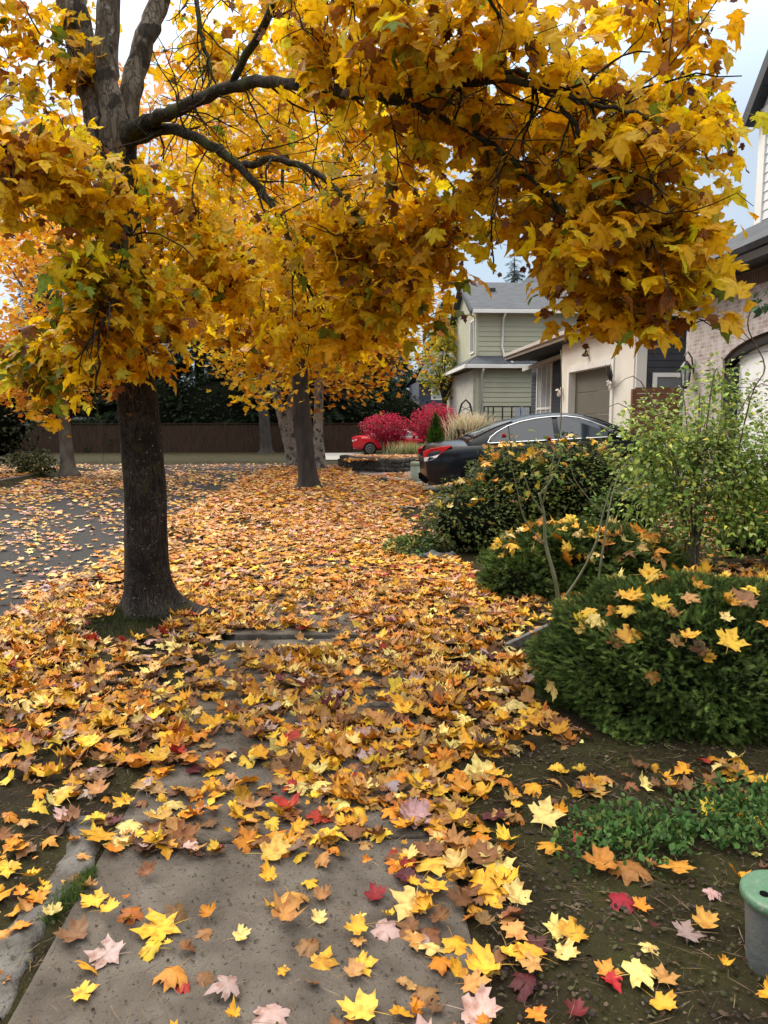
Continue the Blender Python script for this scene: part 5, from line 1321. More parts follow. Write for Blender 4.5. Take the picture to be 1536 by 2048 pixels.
tuft('ornamental_grass', 'pale green grass clump where the two crimson bushes meet', (3.4, 30.6, 0.1), 420, 0.5, (0.3, 0.2), [(0.30, 0.32, 0.14), (0.42, 0.40, 0.22), (0.2, 0.22, 0.08)], [3, 2, 2], 0.5, 2.0)
leafy('broadleaf_shrub', 'yellow green shrub at the edge across the road', [(-9.9, 21.0, 0.55, 0.55, 0.6, 0.75), (-10.6, 21.4, 0.7, 0.6, 0.6, 0.9)], 2600, 0.10, [(0.06, 0.10, 0.02), (0.13, 0.17, 0.03), (0.03, 0.05, 0.015)], [3, 2, 3], shellv=(0.3, 1.05), cat='shrub')
leafy('broadleaf_shrub', 'low grassy shrub by the foot of the orange maple', [(-8.75, 22.0, 0.25, 0.75, 0.5, 0.36)], 1100, 0.10, [(0.07, 0.09, 0.025), (0.14, 0.14, 0.05), (0.05, 0.06, 0.02)], [3, 2, 2], shellv=(0.3, 1.05))
leafy('broadleaf_shrub', 'dark tangled shrub under the orange maple beyond the kerb', [(-13.0, 28.0, 1.4, 2.4, 1.5, 2.0)], 3000, 0.2, [(0.025, 0.035, 0.014), (0.05, 0.06, 0.022), (0.015, 0.02, 0.01)], [3, 2, 3], shellv=(0.3, 1.05), core=0.7)
leafy('broadleaf_shrub', 'bright green shrub by the shed roof behind the fence', [(-15.2, 50.0, 1.2, 0.8, 0.7, 0.6)], 700, 0.2, [(0.12, 0.2, 0.03), (0.2, 0.28, 0.05)], [2, 2], shellv=(0.3, 1.05))

# ------------------------------------------------------------------ stone wall, rocks, edging, small things by the path
wall = [(-0.1, 24.1), (0.6, 22.4), (1.05, 21.4), (1.5, 20.95), (1.95, 21.7), (2.7, 22.7)]
mb = MB()
for a, b in zip(wall[:-1], wall[1:]):
    a = Vector((*a, 0)); b = Vector((*b, 0)); L = (b - a).length; d = (b - a).normalized(); nn = Vector((-d.y, d.x, 0))
    for lay in range(4):
        u = random.uniform(-0.1, 0.05)
        while u < L:
            w = random.uniform(0.14, 0.3)
            c = a + d * (u + w / 2) + Vector((0, 0, float(base(0, a.y)) - 0.02 + 0.055 + lay * 0.112)) + nn * random.uniform(-0.03, 0.03)
            Rm = Matrix((d, nn, Vector((0, 0, 1)))).transposed() @ Matrix.Rotation(random.uniform(-0.12, 0.12), 3, 'Y')
            mb.obox(c, w * 0.97, random.uniform(0.2, 0.28), random.uniform(0.095, 0.125), Rm)
            u += w
o = mb.build('stone_wall', M['stone'], None, False, 0.025, (1.0, 21.5, 0))
tag(o, 'low dark dry stone wall holding the leaf covered bed before the pink bushes', 'stone wall')

def rock(label, c, r, seed, m=None):
    o = lumpy((0, 0, 0), r, m or M['rock'], 'rock', None, seed, 0.22, 1.0)
    place(o, c, seed)
    return tag(o, label, 'rock')
q = gp(868, 1122)
rock('flat grey rock at the path edge under the dark leafy shrub', (q.x, q.y, 0.03), (0.15, 0.10, 0.07), 3)
rock('smaller grey rock next to the flat one under the shrub', (q.x + 0.19, q.y + 0.03, 0.03), (0.09, 0.08, 0.06), 5)
q1, q2 = gp(985, 1322), gp(1080, 1282)
o = MB().bar((q1.x, q1.y, 0.035), (q2.x + 0.15, q2.y + 0.15, 0.06), 0.035, 0.085).build('edging_board', M['plank'], None, False, 0.006, (q1.x, q1.y, 0))
tag(o, 'weathered grey wooden edging board poking out beside the big yew', 'edging board')
# rounded concrete edging left of the near slab
pts = [gp(*p) for p in [(128, 1642), (164, 1646), (170, 1682), (150, 1728), (114, 1776), (72, 1826), (34, 1880), (8, 1935), (-40, 2040)]]
pp, _ = smooth_path(pts, [1] * len(pts), 4)
vs = []; fs = []; nprof = 9
for i, p in enumerate(pp):
    d = (pp[min(i + 1, len(pp) - 1)] - pp[max(i - 1, 0)]).normalized(); nn = Vector((-d.y, d.x, 0))
    w = 0.062 * (0.45 + 0.55 * min(1, i / 4)) * (1 + 0.12 * math.sin(i * 1.7)); h = 0.034 * (0.5 + 0.5 * min(1, i / 4))
    for k in range(nprof):
        a = math.pi * k / (nprof - 1)
        vs.append(p + nn * (w * math.cos(a)) + Vector((0, 0, h * math.sin(a) ** 0.7 - 0.02 + random.uniform(-0.006, 0.006))))
for i in range(len(pp) - 1):
    for k in range(nprof - 1):
        fs.append((i * nprof + k, i * nprof + k + 1, (i + 1) * nprof + k + 1, (i + 1) * nprof + k))
fs.append(tuple(range(nprof)))
o = MB().add(vs, fs).build('concrete_edging', M['edging'], None, True, 0, tuple(pts[0]))
tag(o, 'rounded grey concrete edging curving beside the near slab', 'edging')
# lidded irrigation box
LQ = gp(1566, 1780, 0.26)
zc = float(surf(LQ.x, LQ.y))
o = thing('irrigation_box', 'grey plastic ground box with a round green lid at the photo edge', 'utility box', (LQ.x, LQ.y, zc))
MB().lathe([(0.080, -0.05), (0.086, 0.05), (0.094, 0.17), (0.098, 0.175), (0.098, 0.186)], (LQ.x, LQ.y, zc), 40).build('box_body', M['canbody'], o, True, 0.002)
lid = MB().lathe([(0.104, 0.184), (0.108, 0.188), (0.108, 0.204), (0.103, 0.210), (0.09, 0.211), (0.06, 0.208), (0.02, 0.208)], (LQ.x, LQ.y, zc), 48).build('lid', M['lid'], o, True)
hq = gp(1528, 1789, 0.255)
MB().lathe([(0.0115, 0.0), (0.0115, 0.0035), (0.009, 0.0035), (0.006, 0.001)], (hq.x, hq.y, zc + 0.2095), 20).build('finger_hole_shade', M['shade_black'], lid, True)  # no opening cut; the dark of the hole is this disc's colour
# utility pedestal
q = gp(831, 968)
zc = float(surf(q.x, q.y))
o = thing('utility_pedestal', 'pale green plastic utility pedestal standing in leaves by the stone wall', 'utility pedestal', (q.x, q.y, zc))
MB().lathe([(0.12, -0.1), (0.12, 0.0), (0.115, 0.38)], (q.x, q.y, zc), 20).build('post', M['ped'], o, True)
MB().lathe([(0.118, 0.36), (0.126, 0.37), (0.126, 0.42), (0.11, 0.445), (0.05, 0.455)], (q.x, q.y, zc), 20).build('cap', M['ped'], o, True)
rock('small dark stone among leaves next to the pale pedestal', (q.x - 0.75, q.y + 0.2, float(surf(q.x - 0.75, q.y)) + 0.04), (0.11, 0.1, 0.08), 8, M['stone'])
# conical evergreen in a tall pot
q = Vector((1.95, 16.6, 0)); zc = float(base(q.x, q.y))
o = thing('planter', 'tall brown glazed planter by the black car tail lamp', 'planter', (q.x, q.y, zc))
MB().lathe([(0.14, 0), (0.16, 0.04), (0.20, 0.45), (0.235, 0.74), (0.255, 0.76), (0.255, 0.80), (0.225, 0.80), (0.2, 0.74), (0.05, 0.73)], (q.x, q.y, zc), 28).build('pot', M['pot'], o, True)
pz = zc + 0.72
leafy('conical_shrub', 'small conical bright green evergreen growing in the tall brown planter', [(q.x, q.y, pz + 0.26, 0.15, 0.15, 0.30), (q.x, q.y, pz + 0.52, 0.085, 0.085, 0.25), (q.x, q.y, pz + 0.72, 0.035, 0.035, 0.13)], 2600, 0.055, [(0.06, 0.13, 0.015), (0.10, 0.19, 0.02), (0.03, 0.07, 0.01)], [4, 3, 2], core=0.8, shellv=(0.8, 1.08), droop=0.7, tmpl=SPRIG, m=M['needle'], amp=0.02)
o = MB().tube([(q.x - 0.27, q.y - 0.05, zc - 0.05), (q.x - 0.27, q.y - 0.05, zc + 0.62), (q.x - 0.22, q.y - 0.05, zc + 0.72)], 0.022, 10).build('pipe', M['chrome'], None, True, 0, (q.x - 0.27, q.y - 0.05, zc))
tag(o, 'thin shiny metal pipe standing beside the brown planter', 'pipe')

# ------------------------------------------------------------------ fences, shed and the far side of the road bend
def board_fence(name, label, a, b, h, m, bw=0.15, post=2.4, z=None, horizontal=False, rails=True, group=None):
    a = Vector((*a, 0)); b = Vector((*b, 0)); L = (b - a).length; d = (b - a).normalized(); nn = Vector((-d.y, d.x, 0))
    Rm = Matrix((d, nn, Vector((0, 0, 1)))).transposed()
    gz = lambda p: (float(base(p.x, p.y)) if z is None else z)
    o = thing(name, label, 'fence', (a.x, a.y, gz(a)), group)
    mb = MB()
    if horizontal:
        k = 0
        while k * bw < h:
            c = a.lerp(b, 0.5); mb.obox((c.x, c.y, gz(a) + 0.05 + bw * (k + 0.5)), L, 0.02, bw - 0.012, Rm); k += 1
    else:
        n = int(L / bw)
        for k in range(n):
            c = a + d * (bw * (k + 0.5)); mb.obox((c.x, c.y, gz(c) + h / 2 + random.uniform(-0.012, 0.012)), bw - 0.012, 0.02, h, Rm)
    mb.build('board_panel', m, o)
    n = max(1, round(L / post))
    for k in range(n + 1):
        c = a + d * (L * k / n) + nn * 0.07
        MB().obox((c.x, c.y, gz(c) + (h + 0.08) / 2 - 0.1), 0.1, 0.1, h + 0.28, Rm).build('post', m, o)
    if rails and not horizontal:
        MB().bar((a.x, a.y, gz(a) + h + 0.02), (b.x, b.y, gz(b) + h + 0.02), 0.14, 0.04).build('top_rail', m, o)
    return o
board_fence('wooden_fence', 'long dark brown board fence beyond the road bend', (-34, 48.0), (1.2, 48.3), 1.72, M['fence'])
q = at(1290, 800, 16.9)
board_fence('wooden_fence', 'short reddish cedar fence closing the gap between white house and brick house', (6.56, 17.3), (7.56, 17.3), 1.75, M['cedar'], 0.14, 1.0, 0.36, True)
# shed with pale roof behind the fence
o = thing('shed', 'weathered grey shed with a pale slatted roof showing over the dark fence', 'shed', (-17.2, 51, -0.6))
MB().box(-19.2, -15.6, 50.2, 53, -0.7, 1.35).build('wall', M['fence'], o)
MB().prism([(-19.6, 49.9, 1.36), (-15.2, 49.9, 1.36), (-15.2, 51.6, 2.25), (-19.6, 51.6, 2.25)], [(-19.6, 49.9, 1.46), (-15.2, 49.9, 1.46), (-15.2, 51.6, 2.35), (-19.6, 51.6, 2.35)]).build('roof', M['shed'], o)
MB().box(-18.2, -16.9, 50.12, 50.19, 0.4, 1.1).build('window', M['glass_pale'], o)
o = MB().tube([(-13.1, 46.5, -0.7), (-13.1, 46.5, 1.35)], 0.06, 8).build('pole', M['shed'], None, True, 0, (-13.1, 46.5, -0.6))
tag(o, 'thin grey pole in front of the fence beside the orange maple trunk', 'pole')
o = thing('shed', 'small dark shed with a white edged gable over the red car', 'shed', (3.2, 60, -0.5))
a_, b_, c_ = at(752, 822, 60), at(792, 803, 60), at(838, 822, 60)
MB().box(a_.x + 0.15, c_.x - 0.15, 60.1, 63, -0.8, a_.z - 0.02).build('wall', M['bluewall'], o)
MB().prism([(a_.x, 60.1, a_.z), (c_.x, 60.1, a_.z), (b_.x, 60.1, b_.z)], [(a_.x, 63, a_.z), (c_.x, 63, a_.z), (b_.x, 63, b_.z)]).build('roof', M['fence'], o)
MB().bar((a_.x - 0.1, 60, a_.z), (b_.x, 60, b_.z + 0.06), 0.12, 0.16).bar((b_.x, 60, b_.z + 0.06), (c_.x + 0.1, 60, c_.z), 0.12, 0.16).build('trim', M['white'], o)

# ------------------------------------------------------------------ houses
def laps(mb, a, b, z0, z1, step=0.135, out=0.016):
    """lapped boards between two ground points, facing to the right of a->b"""
    a = Vector((*a, 0)); b = Vector((*b, 0)); d = (b - a).normalized(); nn = Vector((d.y, -d.x, 0))
    z = z0
    while z < z1 - 0.001:
        e = min(z + step, z1)
        q = [a + nn * out, b + nn * out, b + nn * 0.002, a + nn * 0.002]
        v = [(q[0].x, q[0].y, z), (q[1].x, q[1].y, z), (q[2].x, q[2].y, e), (q[3].x, q[3].y, e), (a.x, a.y, z), (b.x, b.y, z)]
        mb.add(v, [(0, 1, 2, 3), (4, 5, 1, 0)])
        z = e
def slab_poly(pts, th, m, name, parent):
    pts = [Vector(p) for p in pts]
    n = (pts[1] - pts[0]).cross(pts[2] - pts[0]).normalized()
    if n.z < 0: n = -n
    return MB().prism(pts, [p + n * th for p in pts]).build(name, m, parent)
def window(parent, x0, x1, z0, z1, plane, axis, glass, frame_m, fw=0.06, mull_v=0, mull_h=None, out=-1, trim=0.0):
    """axis 's': wall plane s=plane, runs along t; axis 't': plane t=plane, runs along s; out: sign of the outward normal"""
    def bx(mb, u0, u1, w0, w1, d0, d1):
        lo, hi = sorted((plane + out * d0, plane + out * d1))
        if axis == 's': mb.box(lo, hi, u0, u1, w0, w1)
        else: mb.box(u0, u1, lo, hi, w0, w1)
    fr = MB()
    bx(fr, x0, x0 + fw, z0, z1, 0.004, 0.05); bx(fr, x1 - fw, x1, z0, z1, 0.004, 0.05)
    bx(fr, x0 + fw, x1 - fw, z0, z0 + fw, 0.004, 0.048); bx(fr, x0 + fw, x1 - fw, z1 - fw, z1, 0.004, 0.048)
    for k in range(mull_v):
        u = x0 + (x1 - x0) * (k + 1) / (mull_v + 1)
        bx(fr, u - fw * 0.3, u + fw * 0.3, z0 + fw, z1 - fw, 0.012, 0.044)
    if mull_h is not None:
        zz_ = z0 + (z1 - z0) * mull_h
        bx(fr, x0 + fw, x1 - fw, zz_ - fw * 0.3, zz_ + fw * 0.3, 0.012, 0.046)
    w = fr.build('window', frame_m, parent)
    g = MB(); bx(g, x0 + fw * 0.5, x1 - fw * 0.5, z0 + fw * 0.5, z1 - fw * 0.5, 0.006, 0.016); g.build('pane', glass, w)
    return w

# --- white house with olive garage door
hw = thing('white_house', 'white flat roofed house with an olive garage door, end on to the road', 'house', (7.0, 18.5, 0.4))
ZT = 3.86
dz = 2.93; d0, d1 = 20.15, 23.95
mb = MB()
mb.box(7.0, 7.28, 18.6, d0, -0.2, ZT).box(7.0, 7.28, d1, 24.9, -0.2, ZT).box(7.002, 7.278, d0, d1, dz, ZT)
mb.box(7.03, 7.28, 18.5, 18.6, -0.2, ZT)
mb.build('garage_wall', M['cream'], hw)
MB().box(6.965, 6.998, d0 - 0.19, d0 - 0.002, 0.2, dz + 0.2).box(6.965, 6.998, d1 + 0.002, d1 + 0.19, 0.2, dz + 0.2).box(6.963, 6.997, d0 - 0.002, d1 + 0.002, dz + 0.002, dz + 0.2).build('door_casing', M['white'], hw)
mb = MB()
for k in range(4):
    a = 0.35 + k * 0.65
    mb.box(7.18, 7.22, d0 + 0.01, d1 - 0.01, a, min(a + 0.64, dz - 0.01))
mb.build('garage_door', M['olive'], hw, False, 0.008)
mb = MB(); mb.box(7.285, 14, 18.5, 18.7, -0.2, ZT); laps(mb, (7.29, 18.5), (14, 18.5), 0.2, ZT, 0.16)
mb.build('side_wall', M['slate'], hw)
mb = MB(); mb.box(8.0, 8.2, 24.9, 33.0, -0.2, ZT); laps(mb, (8.0, 33.0), (8.0, 24.9), 0.2, ZT, 0.16); mb.box(7.285, 8.0, 24.72, 24.9, -0.2, ZT)
mb.build('entry_wall', M['slate'], hw)
MB().box(6.75, 14, 18.15, 32.2, ZT + 0.02, ZT + 0.05).build('soffit', M['slate'], hw)
MB().box(6.68, 14, 18.08, 32.3, ZT + 0.052, ZT + 0.30).build('roof', M['fascia'], hw, False, 0.01)
MB().box(6.60, 6.675, 18.08, 32.3, ZT + 0.17, ZT + 0.29).build('gutter', M['fascia'], hw, False, 0.01)
MB().bar((7.7, 33.2, ZT - 0.28), (7.7, 25.4, ZT - 0.10), 0.16, 0.14).build('lower_fascia', M['fascia'], hw)
window(hw, 29.65, 32.0, 0.9, 3.70, 8.0, 's', M['glass_pale'], M['white'], 0.14, 2, 0.36, -1)
window(hw, 7.42, 8.72, 1.6, 2.62, 18.48, 't', M['glass'], M['white'], 0.10, 0, None, -1)
# small lamps on the garage front
lp = MB().lathe([(0.03, 0.0), (0.09, 0.02), (0.10, 0.05), (0.05, 0.14), (0.02, 0.16)], (6.90, 22.15, 3.28), 12).tube([(7.0, 22.15, 3.42), (6.9, 22.15, 3.46), (6.9, 22.15, 3.43)], 0.015, 6)
lp.build('lamp', M['black'], hw, True)
def flower_decoration(label, c, up_twigs):
    o = thing('wall_decoration', label, 'decoration', tuple(c))
    mb = MB()
    for k in range(9):
        d = Vector((random.gauss(0, .35) - 0.2, random.gauss(0, .6), random.gauss(0, 0.6))).normalized()
        mb.tube([c, c + d * 0.10, c + d * 0.17 + Vector((0, 0, -0.03))], [0.015, 0.045, 0.012], 6)
    mb.build('petals', M['flower'], o, True)
    mb = MB()
    for k in range(up_twigs):
        d = Vector((-0.25, random.uniform(-0.9, 0.6), random.uniform(0.3, 1.0))).normalized()
        mb.tube([c, c + d * 0.25, c + d * 0.5 + Vector((0, -0.05, 0.05))], [0.022, 0.018, 0.006], 5)
    if mb.v: mb.build('twigs', M['black'], o, True)
    return o
flower_decoration('white flowers with dark twigs hung on the near side of the olive garage door', Vector((6.93, 19.95, 2.42)), 6)
flower_decoration('small white flowers hung on the far side of the olive garage door', Vector((6.93, 24.75, 2.4)), 2)

# --- brick house with arched garage door
hb = thing('brick_house', 'whitewashed brick house with an arched white garage door at the photo edge', 'house', (7.0, 13.0, 0.4))
ZE = 4.22
ga0, ga1 = 10.2, 14.15
def arch_z(t_): 
    u = (t_ - (ga0 + ga1) / 2) / ((ga1 - ga0) / 2)
    return 2.62 + 0.58 * math.sqrt(max(0, 1 - 0.86 * u * u)) - 0.58 * math.sqrt(0.14)
mb = MB()
mb.box(7.0, 7.25, ga1, 15.75, -0.2, 3.78)
ts = list(np.linspace(ga0, ga1, 17))
A = [(7.0, x, arch_z(x)) for x in ts] + [(7.0, ga1, 3.78), (7.0, ga0, 3.78)]
mb.prism(A, [(7.25, y, z) for _, y, z in A])
mb.box(7.0, 7.25, 4.0, ga0, -0.2, 3.78)
mb.box(7.25, 13, 15.5, 15.75, -0.2, 3.78)
mb.build('brick_wall', M['brick'], hb)
MB().box(6.985, 7.25, 4.0, 15.75, 3.782, 4.06).build('soldier_course', M['soldier'], hb)
A = [(7.04, x, arch_z(x) - 0.004) for x in ts]; Bq = [(7.04, x, arch_z(x) - 0.16) for x in ts]
mb = MB()
for i in range(16):
    mb.prism([A[i], A[i + 1], Bq[i + 1], Bq[i]], [(7.2, p[1], p[2]) for p in (A[i], A[i + 1], Bq[i + 1], Bq[i])])
mb.box(7.04, 7.2, ga1 - 0.3, ga1 - 0.004, 0.3, arch_z(ga1) - 0.165)
mb.build('arch_trim', M['black'], hb)
mb = MB()
for k in range(5):
    mb.box(7.16, 7.215, ga0 + 0.02, ga1 - 0.31, 0.35 + k * 0.58, 0.35 + k * 0.58 + 0.57)
    for j in range(4):
        a = ga0 + 0.12 + j * 0.9
        mb.box(7.152, 7.16, a, a + 0.7, 0.45 + k * 0.58, 0.35 + k * 0.58 + 0.47)
mb.build('garage_door', M['white_door'], hb, False, 0.006)
slab_poly([(6.5, 3.5, ZE), (6.5, 16.1, ZE), (7.9, 15.2, ZE + 0.9), (7.9, 3.5, ZE + 0.9)], 0.1, M['roof_t'], 'roof', hb)
MB().box(6.52, 7.0, 3.5, 16.05, ZE - 0.16, ZE - 0.03).build('eave', M['black'], hb)
slab_poly([(6.5, 16.1, ZE), (12.5, 16.1, ZE), (12.5, 15.2, ZE + 0.9), (7.9, 15.2, ZE + 0.9)], 0.1, M['roof'], 'roof', hb)
mb = MB(); mb.box(7.9, 12.5, 4, 14.9, ZE, 7.35); laps(mb, (7.9, 14.9), (7.9, 4.0), ZE + 0.85, 7.35, 0.17)
mb.build('upper_wall', M['pale_siding'], hb)
MB().box(7.86, 7.895, 14.72, 14.95, ZE + 0.9, 7.3).build('corner_board', M['white'], hb)
MB().prism([(7.9, 14.9, 7.352), (7.9, 4.0, 7.352), (7.9, 9.45, 13.2)], [(12.5, 14.9, 7.352), (12.5, 4.0, 7.352), (12.5, 9.45, 13.2)]).build('gable', M['pale_siding'], hb)
slab_poly([(7.72, 15.25, 7.1), (12.9, 15.25, 7.1), (12.9, 9.45, 13.4), (7.72, 9.45, 13.4)], 0.16, M['roof'], 'roof', hb)
slab_poly([(7.72, 3.65, 7.1), (12.9, 3.65, 7.1), (12.9, 9.45, 13.4), (7.72, 9.45, 13.4)], 0.16, M['roof'], 'roof', hb)
MB().bar((7.69, 15.3, 7.05), (7.69, 9.45, 13.4), 0.05, 0.22).build('barge_board', M['black'], hb)
q = Vector((6.84, 15.35, 2.52))
ln = thing('wall_lantern', 'black iron carriage lantern with a hooked top on the brick wall', 'lantern', tuple(q))
mb = MB().tube([(7.0, q.y, q.z - 0.1), (6.95, q.y, q.z + 0.22), (6.86, q.y, q.z + 0.34), (6.80, q.y, q.z + 0.26), (6.82, q.y, q.z + 0.14)], 0.016, 8)
mb.lathe([(0.015, 0.16), (0.05, 0.13), (0.12, 0.03), (0.125, 0.0), (0.115, 0.0)], tuple(q), 8)
mb.lathe([(0.07, -0.36), (0.075, -0.33), (0.03, -0.40)], tuple(q), 8)
for k in range(6):
    a = k * math.pi / 3
    mb.bar((q.x + 0.11 * math.cos(a), q.y + 0.11 * math.sin(a), q.z), (q.x + 0.07 * math.cos(a), q.y + 0.07 * math.sin(a), q.z - 0.34), 0.014)
mb.build('lantern_frame', M['black'], ln)
MB().lathe([(0.065, -0.33), (0.10, -0.01)], tuple(q), 8).build('lantern_glass', M['lamp'], ln)

# --- green house
hg = thing('green_house', 'two storey sage green lap sided house with dark shingle roofs', 'house', (6.4, 38.0, 0.3))
T0 = 38.0
mb = MB(); mb.box(6.45, 20, T0, 50, -0.4, 3.95); laps(mb, (6.45, T0), (20, T0), 0.2, 3.95, 0.235, 0.03)
mb.build('lower_wall', M['sage'], hg)
MB().box(6.30, 6.448, T0 + 0.02, 47, -0.4, 3.90).build('front_wall', M['beige'], hg)
MB().box(6.42, 6.56, T0 - 0.045, T0 - 0.003, 0.2, 3.93).build('corner_board', M['sage'], hg)
slab_poly([(5.9, T0 - 0.45, 4.02), (20, T0 - 0.45, 4.02), (20, T0 + 1.9, 5.35), (7.75, T0 + 1.9, 5.35)], 0.1, M['roof'], 'roof', hg)
slab_poly([(5.9, T0 - 0.45, 4.02), (7.75, T0 + 1.9, 5.35), (7.75, 46, 5.35), (5.9, 48, 4.02)], 0.1, M['roof_t'], 'roof', hg)
MB().box(5.85, 20, T0 - 0.56, T0 - 0.44, 3.92, 4.10).build('gutter', M['white'], hg, False, 0.015)
MB().box(5.78, 5.90, T0 - 0.56, 48, 3.92, 4.10).build('gutter', M['white'], hg, False, 0.015)
mb = MB(); mb.box(6.5, 20, T0 + 0.3, 46, 4.0, 6.72); laps(mb, (6.5, T0 + 0.3), (20, T0 + 0.3), 4.1, 6.62, 0.235, 0.03); mb.prism([(6.5, T0 + 0.3, 6.72), (6.5, 46, 6.72), (6.5, 42.1, 8.7)], [(20, T0 + 0.3, 6.72), (20, 46, 6.72), (20, 42.1, 8.7)])
mb.build('upper_wall', M['sage'], hg)
MB().box(6.46, 6.60, T0 + 0.255, T0 + 0.297, 4.6, 6.62).build('corner_board', M['sage'], hg)
slab_poly([(6.15, T0 - 0.2, 6.66), (16.6, T0 - 0.2, 6.66), (16.6, 42.1, 8.62), (6.15, 42.1, 8.62)], 0.12, M['roof'], 'roof', hg)
slab_poly([(6.15, 46.5, 6.66), (16.6, 46.5, 6.66), (16.6, 42.1, 8.62), (6.15, 42.1, 8.62)], 0.12, M['roof'], 'roof', hg)
slab_poly([(9.4, 42.0, 8.5), (17.5, 42.0, 8.5), (14.5, 45.0, 10.2), (11.2, 45.0, 10.2)], 0.12, M['roof'], 'roof', hg)
MB().box(6.2, 16.4, T0 - 0.31, T0 - 0.19, 6.56, 6.74).build('gutter', M['white'], hg, False, 0.015)
MB().bar((6.12, T0 - 0.3, 6.55), (6.12, 42.1, 8.6), 0.06, 0.24).build('barge_board', M['black'], hg)
dp = M['white']
MB().tube([(6.72, T0 - 0.5, 3.92), (6.72, T0 - 0.35, 3.75), (6.72, T0 - 0.09, 3.6), (6.72, T0 - 0.09, 0.2)], 0.055, 8).build('downspout', dp, hg, True)
MB().tube([(7.8, T0 - 0.25, 6.56), (7.78, T0 + 0.15, 6.35), (7.75, T0 + 0.22, 5.0), (7.85, T0 + 0.2, 4.62), (8.15, T0 - 0.42, 4.2)], 0.055, 8).build('downspout', dp, hg, True)
MB().box(7.35, 7.8, 40.4, 40.75, 7.95, 8.18).build('roof_vent', M['black'], hg, False, 0.02)
window(hg, T0 + 0.9, T0 + 2.1, 4.75, 6.45, 6.5, 's', M['glass'], M['white'], 0.10, 1, None, -1)
# railing and porch chair in front of it
o = thing('railing', 'black metal railing in front of the green house wall', 'railing', (7.4, 36.6, 0.4))
ry_ = 36.6
mb = MB()
xs = [at(968, 830, ry_).x + (at(1060, 830, ry_).x - at(968, 830, ry_).x) * k / 5 for k in range(6)]
zt = at(1000, 812, ry_).z
MB().box(xs[0], xs[-1] + 0.3, ry_ - 0.03, ry_ + 0.03, zt - 0.05, zt).build('top_rail', M['black'], o)
for k, x in enumerate(xs):
    MB().box(x - 0.03, x + 0.03, ry_ - 0.028, ry_ + 0.028, 0.2, zt - 0.052).build('baluster', M['black'], o)
MB().box(xs[0] + 0.17, xs[0] + 0.22, ry_ - 0.025, ry_ + 0.025, 0.2, zt - 0.052).build('baluster', M['black'], o)
cx, cy = at(1046, 830, 36.0).x, 36.0
cz_ = at(1046, 850, 36.0).z - 0.35
o = thing('porch_chair', 'blue grey slatted porch chair back showing over the black car roof', 'chair', (cx, cy, cz_))
for k in range(5):
    MB().bar((cx - 0.24 + 0.12 * k, cy, cz_ + 0.35), (cx - 0.28 + 0.14 * k, cy + 0.3, cz_ + 1.12 + 0.05 * (2 - abs(k - 2))), 0.10, 0.025).build('back_slat', M['chairpaint'], o)
MB().box(cx - 0.3, cx + 0.3, cy - 0.5, cy + 0.02, cz_ + 0.32, cz_ + 0.36).build('seat', M['chairpaint'], o)
for x in (-0.36, 0.36):
    MB().box(cx + x - 0.06, cx + x + 0.06, cy - 0.55, cy + 0.1, cz_ + 0.58, cz_ + 0.61).build('armrest', M['chairpaint'], o)
    MB().box(cx + x - 0.03, cx + x + 0.03, cy - 0.5, cy - 0.42, cz_, cz_ + 0.58).build('leg', M['chairpaint'], o)
    MB().box(cx + x - 0.03, cx + x + 0.03, cy, cy + 0.08, cz_, cz_ + 0.58).build('leg', M['chairpaint'], o)
# dark bowl planter and garden arch by the green house corner
q = at(925, 868, 33.0)
o = MB().lathe([(0.2, -0.35), (0.42, 0.0), (0.5, 0.22), (0.44, 0.22), (0.36, 0.05)], tuple(q), 20).build('bowl_planter', M['black'], None, True, 0, tuple(q))
tag(o, 'dark wide bowl planter under the beige ornamental grass', 'planter')
q = at(931, 850, 37.0)
o = thing('garden_trellis', 'dark arched garden trellis against the beige house corner', 'trellis', tuple(q))
ar = [(q.x - 0.32, 37, q.z - 0.9), (q.x - 0.32, 37, q.z + 0.55), (q.x - 0.2, 37, q.z + 1.0), (q.x, 37, q.z + 1.2), (q.x + 0.2, 37, q.z + 1.0), (q.x + 0.32, 37, q.z + 0.55), (q.x + 0.32, 37, q.z - 0.9)]
MB().tube(ar, 0.05, 6).build('arch', M['black'], o)
mb = MB()
for k in range(6): mb.bar((q.x - 0.3, 37, q.z - 0.6 + 0.25 * k), (q.x + 0.3, 37, q.z - 0.35 + 0.25 * k), 0.025).bar((q.x - 0.3, 37, q.z - 0.35 + 0.25 * k), (q.x + 0.3, 37, q.z - 0.6 + 0.25 * k), 0.025)
mb.build('lattice', M['black'], o)

# --- navy house beyond
hn = thing('blue_house', 'dark navy house with a white framed window behind the crimson bush', 'house', (6.0, 55, -0.4))
a_, b_ = at(838, 800, 55), at(940, 800, 55)
MB().box(a_.x, b_.x + 3, 55, 63, -0.8, at(860, 762, 55).z).build('wall', M['bluewall'], hn)
w0, w1 = at(862, 800, 55), at(907, 766, 55)
window(hn, w0.x, w1.x, w0.z, w1.z, 55, 't', M['glass_pale'], M['white'], 0.10, 1, None, -1)
e0 = at(870, 764, 54.4); e1 = at(900, 706, 58.5)
slab_poly([(a_.x - 0.3, 54.4, e0.z), (b_.x + 3.3, 54.4, e0.z), (b_.x + 3.3, 58.5, e1.z), (a_.x + 1.2, 58.5, e1.z)], 0.12, M['roof'], 'roof', hn)
slab_poly([(a_.x - 0.3, 63.6, e0.z), (b_.x + 3.3, 63.6, e0.z), (b_.x + 3.3, 58.5, e1.z), (a_.x + 1.2, 58.5, e1.z)], 0.12, M['roof'], 'roof', hn)

